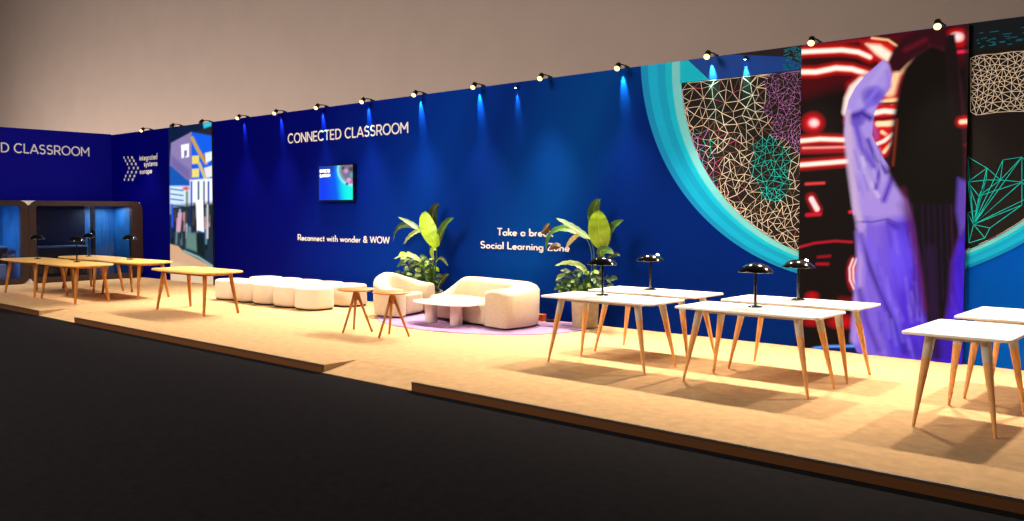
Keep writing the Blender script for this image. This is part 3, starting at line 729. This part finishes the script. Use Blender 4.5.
XS = [-21.35, -16.92, -15.52, -14.10, -12.70, -11.28, -9.86, -8.45, -7.04, -5.63, -4.24, -2.83, -1.42]
where = ['lit spotlight above the three-word chevron logo', 'lit spotlight first to the right of the tall crowd picture', 'lit spotlight just left of the wall heading', 'lit spotlight above the middle of the wall heading',
         'lit spotlight above the wall television', 'lit spotlight just past the right end of the wall heading', 'lit spotlight high above the round wooden side tables', 'lit spotlight high above the cream sofa',
         'lit spotlight just left of the cyan ring', 'lit spotlight over the left end of the cyan ring', 'lit spotlight at the left top corner of the purple top picture', 'lit spotlight above the dark hair in the tall picture', 'unseen lit spotlight added at the right end of the row to light the white tables']  # last one continues the row out of view, added to brighten tables
SP = 1.0
def lights_for(x, main, streak):
    if main: 
        add_light('spot_beam', 'SPOT', (x, YW-.30, 3.64), main*1.22, WARM, target=(x+.1, 8.65, 0), spot_size=math.radians(90), spot_blend=1.0, shadow_soft_size=.09)
    if streak: 
        add_light('wall_wash_beam', 'SPOT', (x-.02, YW-.05, 3.70), streak*20, COOL, target=(x+.06, YW+.11, 3.0), spot_size=math.radians(30), spot_blend=.8, shadow_soft_size=.01)
STREAK = {0: 0, 1: 5, 2: 7, 3: 9, 4: 7, 5: 9, 6: 9, 7: 0, 8: 7, 9: 7, 10: 0, 11: 0, 12: 0}
for i, (x, lb) in enumerate(zip(XS, where)):
    spotlight(x*.995, True, lb); lights_for(x*.995, 760*SP*(1 if i else .6), 0)
    if STREAK[i]: lights_for(x, 0, STREAK[i])
for x, lb in ((-19.73, 'unlit black spotlight above the left part of the tall crowd picture'), (-18.38, 'unlit black spotlight above the right part of the tall crowd picture')): spotlight(x, False, lb)
for x, lb, pw in ((-9.03, 'small added downlight casting a cyan beam right of the heading', 8), (-5.14, 'small added downlight on the blue field inside the cyan ring', 14)):
    r = tag(empty('added_downlight', (x, YW, 3.64)), lb, 'downlight', 'small added downlights')  # no fixture seen here; added to cast the two wall streaks
    b = MB(); b.box((-.02, -.05, -.012), (.02, -.0, .012)); b.build('bracket', black_mt, r)
    b = MB(); b.lathe([(.018, -.02), (.024, .02), (.0, .03)], 12, ctr=(0, -.062, 0)); b.build('housing', black_mt, r)
    b = MB(); b.lathe([(.0, -.024), (.017, -.022), (.017, -.0205), (0, -.0205)], 12, ctr=(0, -.062, 0)); b.build('lens', cool_lens, r)
    add_light('wall_wash_beam', 'SPOT', (x-.02, YW-.05, 3.62), pw*8, COOL, target=(x+.03, YW+.12, 2.9), spot_size=math.radians(30), spot_blend=.8, shadow_soft_size=.01)

# ------------------------------------------------------------------ tables
def wood_table():
    r = empty('wooden_table', (0, 0, 0)); L, W, H = 1.88, .86, .705
    out = []
    for i in range(96):       # softly bowed rectangle
        a = 2*math.pi*i/96; ca, sa = math.cos(a), math.sin(a); n = 5.0
        out.append((L/2*math.copysign(abs(ca)**(2/n), ca), W/2*math.copysign(abs(sa)**(2/n), sa)))
    b = MB(); slab(b, out, H-.03, H, .012); b.build('tabletop', wood, r, angle=35)
    b = MB()
    for y in (-.24, .24): b.box((-.66, y-.014, H-.075), (.66, y+.014, H-.028))
    for x in (-.66, .66): b.box((x-.014, -.24, H-.075), (x+.014, .24, H-.028))
    b.build('under_frame', wood_dk, r)
    for sx in (-1, 1):
        for sy in (-1, 1):
            b = MB(); b.tube([(sx*.68, sy*.225, H-.03), (sx*.70, sy*.24, H*.75), (sx*.775, sy*.305, .001)], [.034, .033, .021], 12); b.build('leg', wood_dk, r, angle=40)
    return r
def white_table(L, W, splay=.137):
    r = empty('white_table', (0, 0, 0)); H = .74
    b = MB(); slab(b, squircle(L, W, .045, 6), H-.022, H, .006); b.build('tabletop', white_top, r, angle=35)
    b = MB()
    for y in (-1, 1): b.box((-L/2+.22, y*(W/2-.11)-.014, H-.052), (L/2-.22, y*(W/2-.11)+.014, H-.0225))
    for x in (-1, 1): b.box((x*(L/2-.23)-.014, -W/2+.1, H-.052), (x*(L/2-.23)+.014, W/2-.1, H-.0225))
    b.build('under_frame', grey_paint, r)
    for sx in (-1, 1):
        for sy in (-1, 1):
            t_ = Vector((sx*(L/2-.098-splay), sy*(W/2-.112), H-.022)); g_ = Vector((sx*(L/2-.098), sy*(W/2-.037), .0))
            q = t_.lerp(g_, .24); b = MB(); b.tube([q, g_], [.034, .012], 14); lg = b.build('leg', leg_or, r, angle=40)
            b = MB(); b.tube([t_, q], [.040, .035], 14); b.build('painted_leg_top', grey_paint, lg, angle=40)
    return r
def lamp(lit):
    r = empty('table_lamp', (0, 0, 0))
    b = MB(); b.lathe([(.0, 0), (.075, 0), (.075, .008), (.06, .014), (.012, .017), (0, .017)], 28); b.build('base', black_gl, r, angle=40)
    b = MB(); b.lathe([(.0, .0165), (.0145, .0165), (.0145, .375), (0, .375)], 14); b.build('pole', black_gl, r, angle=40)
    b = MB(); b.lathe([(.0, .432), (.035, .430), (.08, .420), (.12, .401), (.15, .376), (.168, .355), (.174, .345), (.169, .343), (.145, .368), (.112, .392), (.07, .410), (0, .418)], 36); b.build('shade', black_gl, r, smooth=True)
    b = MB(); b.lathe([(0, .37), (.016, .372), (.02, .39), (.016, .412), (0, .413)], 14); b.build('socket', bronze, r, angle=40)
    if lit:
        b = MB(); b.lathe([(0, -.02), (.012, -.016), (.02, 0), (.012, .016), (0, .02)], 14, ctr=(.062, .055, .412)); b.build('bulb', glint_m, r, smooth=True)  # glowing bead added on the gloss shade in place of a highlight
    return r
WT = [(-13.57, 7.42, 'long light wooden table standing alone in front of the tall crowd picture'),
      (-18.90, 6.83, 'wooden table in the front row of the left group, farthest left'),
      (-17.01, 6.83, 'wooden table in the front row of the left group, right of its neighbour'),
      (-18.97, 7.99, 'wooden table in the back row of the left group, nearest the glass booths'),
      (-17.00, 7.98, 'wooden table in the back row of the left group, nearest the tall crowd picture')]
proto = wood_table()
for i, (x, y, lb) in enumerate(WT):
    o = proto if i == 0 else copy_tree(proto); o.location = (x, y, .0); tag(o, lb, 'table', 'light wooden tables')
pW = white_table(1.46, .69)
WH = [(-6.158, 7.471, 'white table of the left pair, front one, with a black lamp'), (-6.198, 8.414, 'white table of the left pair, rear one, nearest the blue wall'),
      (-4.45, 7.476, 'white table of the middle pair, front one, with a black lamp'), (-4.446, 8.42, 'white table of the middle pair, rear one, in front of the tall lit picture')]
for i, (x, y, lb) in enumerate(WH):
    o = pW if i == 0 else copy_tree(pW); o.location = (x+.73, y+.345, 0); tag(o, lb, 'table', 'white tables with wooden legs')
pD = white_table(.77, 1.06, .095); pD.location = (-2.18+.385, 7.078+.53, 0); tag(pD, 'nearest white table at the right edge, front one of its pair', 'table', 'white tables with wooden legs')
oD = copy_tree(pD); oD.location = (-2.15+.385, 8.437+.53, 0); tag(oD, 'white table at the right edge, behind the nearest white table', 'table', 'white tables with wooden legs')
lam = lamp(False); lit = lamp(True)  # second variant only carries the highlight bead on its shade
LP = [(-5.62, 7.927, .74, 0, 'black mushroom lamp on the front white table of the left pair'), (-3.80, 7.932, .74, 0, 'black mushroom lamp on the front white table of the middle pair'),
      (-18.97, 6.90, .705, 0, 'black mushroom lamp on the farthest left wooden table'), (-17.20, 6.96, .705, 0, 'black mushroom lamp on front-row wooden table, before a lamp behind it'),
      (-19.27, 8.05, .705, 0, 'black mushroom lamp on the back-row wooden table nearest the booths'), (-17.34, 8.05, .705, 0, 'black mushroom lamp on the back-row wooden table nearest the crowd picture'),
      (-5.61, 8.90, .74, 1, 'black mushroom lamp with an added glint on its shade, on rear white table before the blue wall'), (-3.78, 8.90, .74, 1, 'black mushroom lamp with an added glint on its shade, on rear white table beside the lit picture')]
f0 = f1 = True
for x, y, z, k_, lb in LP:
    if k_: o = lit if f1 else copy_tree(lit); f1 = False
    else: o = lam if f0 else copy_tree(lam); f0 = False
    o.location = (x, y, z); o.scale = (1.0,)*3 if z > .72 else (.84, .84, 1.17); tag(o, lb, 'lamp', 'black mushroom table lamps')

# round wooden side tables
def side_table():
    r = empty('side_table', (0, 0, 0)); H = .60
    b = MB(); b.lathe([(0, H-.03), (.20, H-.03), (.262, H-.012), (.268, H-.004), (.262, H), (0, H)], 48); b.build('tabletop', wood_mid, r, angle=40)
    b = MB(); b.lathe([(0, H-.16), (.032, H-.16), (.036, H-.1), (.036, H-.0305), (0, H-.0305)], 20); b.build('hub', wood_dk, r, angle=40)
    for k_ in range(3):
        a = math.radians(-90+120*k_); ca, sa = math.cos(a), math.sin(a)
        b = MB(); b.tube([(ca*.028, sa*.028, H-.06), (ca*.05, sa*.05, H-.14), (ca*.235, sa*.235, .001)], [.021, .021, .015], 10); b.build('leg', wood_dk, r, angle=40)
    return r
st = side_table(); st.location = (-9.60, 7.63, 0); tag(st, 'round wooden side table, the left one of two, beside the white poufs', 'side table', 'round wooden side tables')
o = copy_tree(st); o.location = (-8.87, 7.66, 0); tag(o, 'round wooden side table, the right one of two, in front of the armchair', 'side table', 'round wooden side tables')

# ------------------------------------------------------------------ poufs
def pouf():
    r = empty('pouf', (0, 0, 0)); b = MB(); slab(b, squircle(.63, .58, .23, 10), .025, .385, .04, steps=5)
    b.build('cushion', pouf_m, r, angle=50)
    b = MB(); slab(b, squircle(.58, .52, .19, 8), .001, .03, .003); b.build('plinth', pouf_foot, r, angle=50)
    return r
pf = pouf(); first = True
fr_l = ['white pouf in the front row, nearest the round side tables', 'white pouf in the front row, second from the side tables', 'white pouf at the middle of the front row', 'white pouf in the front row, second from the wooden table', 'white pouf in the front row, leftmost, beside a wooden table leg']
bk_l = ['white pouf in the back row, nearest the armchair', 'white pouf in the back row, second from the armchair', 'white pouf at the middle of the back row by the wall', 'white pouf in the back row, second from its left end', 'white pouf in the back row, leftmost one by the wall']
for row, (xr, y, lbs) in enumerate(((-12.05, 8.93, fr_l), (-12.08, 9.68, bk_l))):
    for i, lb in enumerate(lbs):
        o = pf if first else copy_tree(pf); first = False
        o.location = (xr-.32-.65*i, y, 0); tag(o, lb, 'pouf', 'white poufs in two rows')

# ------------------------------------------------------------------ curved armchair and sofa
def cseat(name, L, D, th, zback, zarm, zseat, rc, label, cat, tharm=None, left=True, zl=None, tl=.8):
    """C shaped upholstered shell (open towards local -Y) around a thick seat"""
    r = tag(empty(name, (0, 0, 0)), label, cat)
    # centre line: from front of left arm round the back to front of right arm
    hx, y0, y1 = L/2-th/2, -D/2+th*.45, D/2-th/2
    path = []
    if left:
        for i in range(9): path.append((-hx, lerp(y0, y1-rc, i/9)))
    for i in range(13): a = math.pi-math.pi/2*i/12; path.append((-hx+rc+rc*math.cos(a), y1-rc+rc*math.sin(a)))
    for i in range(1, 9): path.append((lerp(-hx+rc, hx-rc, i/9), y1))
    for i in range(13): a = math.pi/2-math.pi/2*i/12; path.append((hx-rc+rc*math.cos(a), y1-rc+rc*math.sin(a)))
    for i in range(1, 10): path.append((hx, lerp(y1-rc, y0, i/9)))
    P_ = [Vector(q) for q in path]; n = len(P_); b = MB(); rings = []
    dist = [0]
    for i in range(1, n): dist.append(dist[-1]+(P_[i]-P_[i-1]).length)
    T = dist[-1]
    def sect(pp, nn, zt, w, tilt):
        """rounded-top section, inner to outer"""
        pr = [(-w, .03), (-w, .3*zt), (-w, zt-.07), (-w*.86, zt-.03), (-w*.6, zt-.008), (-w*.25, zt), (w*.25, zt), (w*.6, zt-.008), (w*.86, zt-.03), (w, zt-.07), (w*.98, .3*zt), (w*.9, .06), (w*.84, .03)]
        return [(pp.x+nn.x*a, pp.y+nn.y*a, z) for a, z in pr]
    # rounded nose at both ends
    for i in range(n):
        d = (P_[min(i+1, n-1)]-P_[max(i-1, 0)]).normalized(); nn = Vector((-d.y, d.x))
        e = min(dist[i], T-dist[i]); sm = max(0, min(1, (e-.02)/(tl if (zl is not None and dist[i] < T/2) else D*.95))); sm = sm*sm*(3-2*sm)
        zt = lerp(zarm if (dist[i] > T/2 or zl is None) else zl, zback, sm); w = lerp((tharm if dist[i] > T/2 else None) or th, th, sm)/2
        if i in (0, n-1):
            for kk, (off, ws, zs) in enumerate(((.16, .55, .93), (.14, .8, .97), (.09, .95, .99))):
                sg = -1 if i == 0 else 1
                rg = sect(P_[i]+d*sg*off*.7, nn, zt*zs, w*ws, 0)
                if i == 0: rings.append(rg)
                else: rings.append(rg) if False else None
            if i == 0: rings.append(sect(P_[i], nn, zt, w, 0))
            else:
                rings.append(sect(P_[i], nn, zt, w, 0))
                for (off, ws, zs) in ((.09, .95, .99), (.14, .8, .97), (.16, .55, .93)): rings.append(sect(P_[i]+d*off*.7, nn, zt*zs, w*ws, 0))
        else: rings.append(sect(P_[i], nn, zt, w, 0))
    b.loft(rings); b.build('curved_back', boucle, r, angle=60)
    b = MB(); out = [(x, y-.0) for x, y in squircle(L-2*th+.02, D-th-.06, .12, 8)]
    out = [(x, y-th/2+.015) for x, y in out]
    slab(b, out, .03, zseat, .05, steps=5); b.build('seat_cushion', boucle, r, angle=60)
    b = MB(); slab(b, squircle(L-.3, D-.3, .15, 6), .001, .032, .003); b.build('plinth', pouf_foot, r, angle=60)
    return r
ch = cseat('armchair', 1.06, .74, .25, .67, .50, .36, .38, 'cream curved armchair facing the coffee table beside the poufs', 'armchair', zl=.45)
ch.location = (-10.66, 9.35, .012); ch.rotation_euler = (0, 0, math.radians(90+12))
so = cseat('sofa', 2.20, 1.04, .34, .62, .55, .34, .46, 'cream curved sofa with rounded arms between the two tall plants', 'sofa', tharm=.60, left=False, zl=.34, tl=.45)
so.location = (-9.10, 9.63, .012); so.rotation_euler = (0, 0, math.radians(-9))

# coffee table
r = tag(empty('coffee_table', (-9.20, 8.96, 0)), 'low white coffee table with two thick round legs on the lilac rug', 'coffee table')
out = [(.60*math.copysign(abs(math.cos(a))**.85, math.cos(a)), .27*math.copysign(abs(math.sin(a))**.85, math.sin(a))) for a in np.linspace(0, 2*math.pi, 64, endpoint=False)]
b = MB(); slab(b, out, .315, .34, .008); b.build('tabletop', white_top, r, angle=35)
for x in (-.32, .21): b = MB(); b.lathe([(0, .012), (.088, .012), (.092, .02), (.092, .31), (.088, .3155), (0, .3155)], 32, ctr=(x, .03, 0)); b.build('leg', pinkish, r, angle=40)

# rug
def rug_mat():
    M = mat('lilac_rug', (158, 128, 172), .95, noise=.10, nscale=5, bump=.3, bscale=100, spec=.05); return M
pts = []
for i in range(160):
    a = 2*math.pi*i/160; pts.append((-9.15+1.85*math.cos(a), min(9.68+1.35*math.sin(a), YW-.03)))
b = MB(); q = []
for p_ in pts:
    if not q or (Vector(p_)-Vector(q[-1])).length > .004: q.append(p_)
ctr = (-9.15, 9.45)
rings = [[(ctr[0]+(x-ctr[0])*k_, ctr[1]+(y-ctr[1])*k_, z) for x, y in q] for k_, z in ((1, .001), (1, .008), (.995, .011), (.96, .012))]
b.loft(rings); rg = b.build('rug', rug_mat(), angle=60); tag(rg, 'round lilac rug lying under the sofa and armchair', 'rug')

# small things on the rug behind the sofa
b = MB(); b.box((-.07, -.05, 0), (.07, .05, .10)); b.box((-.075, -.055, .082), (.075, .055, .102)); 
ob = b.build('orange_box', orange_m); ob.location = (-8.385, 10.2, .012); tag(ob, 'small orange box on the rug just behind the sofa arm', 'box')
r = tag(empty('floor_uplight', (-8.19, 10.22, .012)), 'flat round black disc light on the rug beside the orange box', 'light')
b = MB(); b.lathe([(0, 0), (.085, 0), (.09, .02), (.08, .04), (0, .042)], 28); b.build('base', black_mt, r, angle=40)
b = MB(); b.lathe([(0, .0425), (.05, .0425), (.05, .05), (0, .052)], 24); b.build('lens', black_gl, r, angle=40)

# ------------------------------------------------------------------ plants
def leaf(parent, name, pts, width, m, cup=.25, twist=0, base_w=.25, rib=True, n=16, facing=None):
    """broad leaf following a curve, folded a little along its midrib; facing = rough normal"""
    P_ = [Vector(p) for p in pts]
    def bez(t):
        q = [p.copy() for p in P_]
        while len(q) > 1: q = [q[i].lerp(q[i+1], t) for i in range(len(q)-1)]
        return q[0]
    fn = Vector(facing or (.55, -.75, .35)).normalized()
    rows = []; K = (-1, -.66, -.33, 0, .33, .66, 1)
    for i in range(n+1):
        t = i/n; p = bez(t); d = (bez(min(1, t+.02))-bez(max(0, t-.02))).normalized()
        side = d.cross(fn); side = side.normalized() if side.length > .05 else Vector((1, 0, 0)); nm = side.cross(d).normalized()
        w = width*(max(0, math.sin(math.pi*min(1, t*.95+.05)))**.6)+.0012
        ph = .012*math.sin(i*2.1+twist)
        rows.append([p+side*w*kx+nm*(abs(kx)**1.3*w*cup+ph*abs(kx)*.6) for kx in K])
    v = [q for r_ in rows for q in r_]; nk = len(K); fs = []
    for i in range(n):
        for j in range(nk-1): fs.append((i*nk+j, i*nk+j+1, (i+1)*nk+j+1, (i+1)*nk+j))
    # thickness
    N0 = len(v); v2 = [q+Vector((0.0, .0035, -.001)) for q in v]
    fs2 = [tuple(reversed([k_+N0 for k_ in q])) for q in fs]
    o = mesh_obj(name, v+v2, fs+fs2, m, parent, smooth=True)
    if rib:
        b = MB(); b.tube([rows[i][3]+Vector((0, -.001, 0)) for i in range(0, n+1, 2)], [max(.0015, .006*(1-i/n)) for i in range(0, n+1, 2)], 6)
        b.build('midrib', rib_m, o)
    return o
def plant(x, y, label, leaves, stems, small, potr, poth, z0):
    r = tag(empty('potted_plant', (x, y, z0)), label, 'plant', 'tall plants in stone pots')
    b = MB(); b.lathe([(0, 0), (potr*.86, 0), (potr*.9, .01), (potr, poth-.02), (potr, poth), (potr*.88, poth), (potr*.86, poth-.04), (0, poth-.04)], 36); b.build('pot', pot_m, r, angle=40)
    b = MB(); b.lathe([(0, poth-.039), (potr*.85, poth-.039), (potr*.4, poth-.02), (0, poth-.015)], 24); b.build('soil', soil, r, smooth=True)
    def W(u, v, yy): q = onY(u, v, yy); return Vector(q)-Vector((x, y, z0))
    base = Vector((0, 0, poth-.03))
    for pts, rad in stems:
        P_ = [base+Vector((random.uniform(-.03, .03), random.uniform(-.03, .0), 0))]+[W(*q) for q in pts]
        sm = []
        for i in range(13):
            t = i/12; q = [p.copy() for p in P_]
            while len(q) > 1: q = [q[j].lerp(q[j+1], t) for j in range(len(q)-1)]
            sm.append(q[0])
        b = MB(); b.tube(sm, [rad*(1-.6*i/12) for i in range(13)], 8); b.build('stem', green_b, r, smooth=True)
    for pts, w, m_, fc, cup in leaves:
        leaf(r, 'leaf', [W(*q) for q in pts], w, m_, cup=cup, facing=fc)
    for (u0, u1, v0_, v1_, ya, yb, n_, mats_, ln, wd) in small:
        for _ in range(n_):
            u, v = random.uniform(u0, u1), random.uniform(v0_, v1_); yy = random.uniform(ya, yb)
            p0 = W(u, v, yy); cen = Vector((0, -.02, max(poth, p0.z-.25)))
            out_ = Vector((p0.x-cen.x, p0.y-cen.y, 0)); 
            if out_.length < .02: out_ = Vector((random.uniform(-1, 1), -.5, 0))
            out_.normalize(); d = (out_*.8+Vector((random.uniform(-.5, .5), random.uniform(-.5, .1), random.uniform(-.5, .5)))).normalized()
            p1 = p0+d*ln*.5+Vector((0, 0, ln*.12)); p2 = p0+d*ln+Vector((0, 0, -ln*.15))
            lim = YW-.03-y; lo_ = (9.98-y) if x < -9 else -9
            for pp in (p1, p2): pp.y = max(lo_, min(pp.y, lim))
            lf_ = leaf(r, 'small_leaf', [p0, p1, p2], wd*random.uniform(.7, 1.2), random.choice(mats_), cup=.2, rib=False, n=6, facing=(random.uniform(-.1, .8), random.uniform(-1, -.5), random.uniform(.2, .9)))
            b = MB(); mid = (cen+p0)*.5+Vector((0, 0, .06)); b.tube([Vector((cen.x*.3, cen.y, poth-.02)), mid, p0], [.006, .005, .003], 5); b.build('stalk', green_b, lf_)
    return r
F1 = (.6, -.78, .2)
Y1 = 10.12
plant(-10.76, 10.20, 'tall broad-leaved plant in the corner between armchair and sofa',
      [([(437, 247, Y1-.05), (431, 236, Y1-.12), (424, 222, Y1-.1), (425, 211, Y1-.05)], .135, green_a, F1, .10),
       ([(434, 240, Y1+.1), (432, 222, Y1+.12), (430, 207, Y1+.12), (440, 204, Y1+.1)], .085, green_c, F1, .3),
       ([(437, 246, Y1), (440, 236, Y1), (443, 222, Y1-.05), (454, 218, Y1-.05)], .075, green_b, (.4, -.8, .5), .3),
       ([(428, 237, Y1-.1), (420, 230, Y1-.15), (410, 222, Y1-.2), (398, 217, Y1-.2)], .05, green_b, (.3, -.5, .8), .2),
       ([(416, 228, Y1), (405, 221, Y1), (394, 226, Y1), (393.5, 242, Y1)], .065, green_c, (-.2, -.9, .4), .25),
       ([(424, 231, Y1-.15), (416, 229, Y1-.2), (408, 236, Y1-.25), (404, 244, Y1-.25)], .045, green_d, (.2, -.8, .5), .15),
       ([(421, 262, Y1-.1), (412, 252, Y1-.15), (402, 254, Y1-.2), (394, 259, Y1-.2)], .05, green_d, (.2, -.6, .8), .15),
       ([(436, 262, Y1-.05), (440, 255, Y1-.05), (443, 258, Y1-.05), (448, 266, Y1-.05)], .03, green_c, (.5, -.8, .3), .1),
       ([(437, 290, Y1), (440, 280, Y1), (445, 276, Y1), (449, 274, Y1)], .05, green_c, (.5, -.8, .3), .1),
       ([(436, 250, Y1-.1), (432, 246, Y1-.1), (430, 252, Y1-.1), (434, 260, Y1-.1)], .035, green_a, F1, .1)],
      [([(435, 285, Y1), (436, 262, Y1), (437, 246, Y1-.03)], .022), ([(434, 280, Y1), (436, 250, Y1), (428, 237, Y1-.1)], .014), ([(434, 280, Y1), (434, 250, Y1+.05), (424, 231, Y1-.1)], .012),
       ([(433, 285, Y1), (433, 262, Y1), (434, 240, Y1+.1)], .012), ([(430, 285, Y1), (427, 270, Y1), (421, 262, Y1-.1)], .010)],
      [(402, 434, 252, 282, 10.03, 10.25, 46, [green_d, green_d, green_a, green_b], .11, .032), (398, 440, 262, 288, 10.05, 10.28, 40, [green_b, green_c, green_c], .13, .035)], .17, .32, .012)
Y2 = 10.05
plant(-7.45, 10.08, 'tall broad-leaved plant with withered tips right of the sofa',
      [([(604, 248, Y2-.1), (599, 238, Y2-.2), (597, 222, Y2-.2), (599, 210, Y2-.15)], .150, green_a, F1, .10),
       ([(602, 236, Y2+.1), (592, 225, Y2+.12), (590, 205, Y2+.1), (601, 199, Y2+.1)], .09, green_b, F1, .2),
       ([(605, 248, Y2), (606, 238, Y2), (608, 226, Y2-.05), (624, 220, Y2-.05)], .075, green_b, (.4, -.8, .5), .3),
       ([(590, 239, Y2-.1), (580, 232, Y2-.1), (568, 224, Y2-.15), (556, 218, Y2-.15)], .055, green_b, (.3, -.5, .8), .2),
       ([(586, 238, Y2), (566, 223, Y2), (547, 226, Y2), (546, 250, Y2)], .065, green_b, (.1, -.7, .7), .3),
       ([(580, 234, Y2-.1), (575, 236, Y2-.1), (570, 241, Y2-.1), (566, 248, Y2-.1)], .035, dead_pale, (.2, -.9, .2), .2),
       ([(549, 224, Y2-.15), (546, 228, Y2-.15), (544, 231, Y2-.15), (541, 233, Y2-.15)], .06, dead, (.3, -.9, .3), -.6),
       ([(560, 247, Y2-.15), (556, 244, Y2-.15), (552, 245, Y2-.15), (549, 250, Y2-.15)], .05, dead, (.3, -.9, .3), -.6),
       ([(602, 256, Y2-.15), (596, 250, Y2-.2), (606, 247, Y2-.25), (614, 254, Y2-.25)], .06, green_b, (.4, -.8, .3), .2),
       ([(604, 262, Y2-.1), (610, 256, Y2-.15), (617, 252, Y2-.2), (620, 256, Y2-.2)], .03, green_c, (.5, -.8, .3), .1),
       ([(587, 275, Y2-.15), (583, 262, Y2-.15), (566, 260, Y2-.2), (555, 266, Y2-.2)], .05, green_d, (.2, -.6, .8), .15)],
      [([(597, 280, Y2), (606, 262, Y2), (604, 247, Y2-.08)], .02), ([(594, 280, Y2), (598, 255, Y2), (590, 239, Y2-.1)], .013), ([(592, 280, Y2), (596, 252, Y2), (586, 238, Y2)], .012),
       ([(592, 282, Y2), (600, 256, Y2), (602, 236, Y2+.08)], .013), ([(590, 285, Y2), (590, 280, Y2), (587, 275, Y2-.15)], .010)],
      [(562, 596, 270, 292, 9.8, 10.2, 60, [green_d, green_b, green_b, green_c], .13, .03), (572, 612, 276, 300, 9.8, 10.2, 38, [green_b, green_c, green_c], .13, .032)], .20, .37, .012)

# ------------------------------------------------------------------ light and world
w = bpy.data.worlds.new('world'); scn.world = w; HP = .45; w.use_nodes = True
w.node_tree.nodes['Background'].inputs[0].default_value = (.55, .55, .65, 1); w.node_tree.nodes['Background'].inputs[1].default_value = .16
# unseen fill lights added behind and left of the booth, brightening the plaster leftward
def area(loc, tgt, power, size, col):
    return add_light('fill_light', 'AREA', loc, power, col, target=tgt, size=size)
for xx, pw in ((-66, 3100), (-57, 3300), (-48, 3200), (-38, 2700), (-28, 1700), (-19, 930), (-11, 380), (-4, 110)):
    l_ = add_light('fill_light', 'AREA', (xx, 13.0, .6), pw*HP, (1, .86, .75), target=(xx+1, 24, 5.5)); l_.data.shape = 'RECTANGLE'; l_.data.size = 9; l_.data.size_y = 1.2
# unseen fill added above the aisle to lift shadows and the booth wall
area((-12, -2, 9), (-12, 9, 1), 1900, 5, (1, .84, .66))
area((-22.6, 9.9, 1.78), (-22.5, 9.9, 0), 14, .5, (.7, .85, 1))  # added fill inside the navy booth, no lamp modelled
area((-22.4, 6.3, 1.8), (-22.5, 6.3, 0), 34, .5, (.7, .85, 1))  # added fill for the bright blue booth interior

vs_ = scn.view_settings; vs_.view_transform = 'Standard'; vs_.look = 'None'; vs_.gamma = 1; vs_.use_curve_mapping = False; vs_.exposure = 0
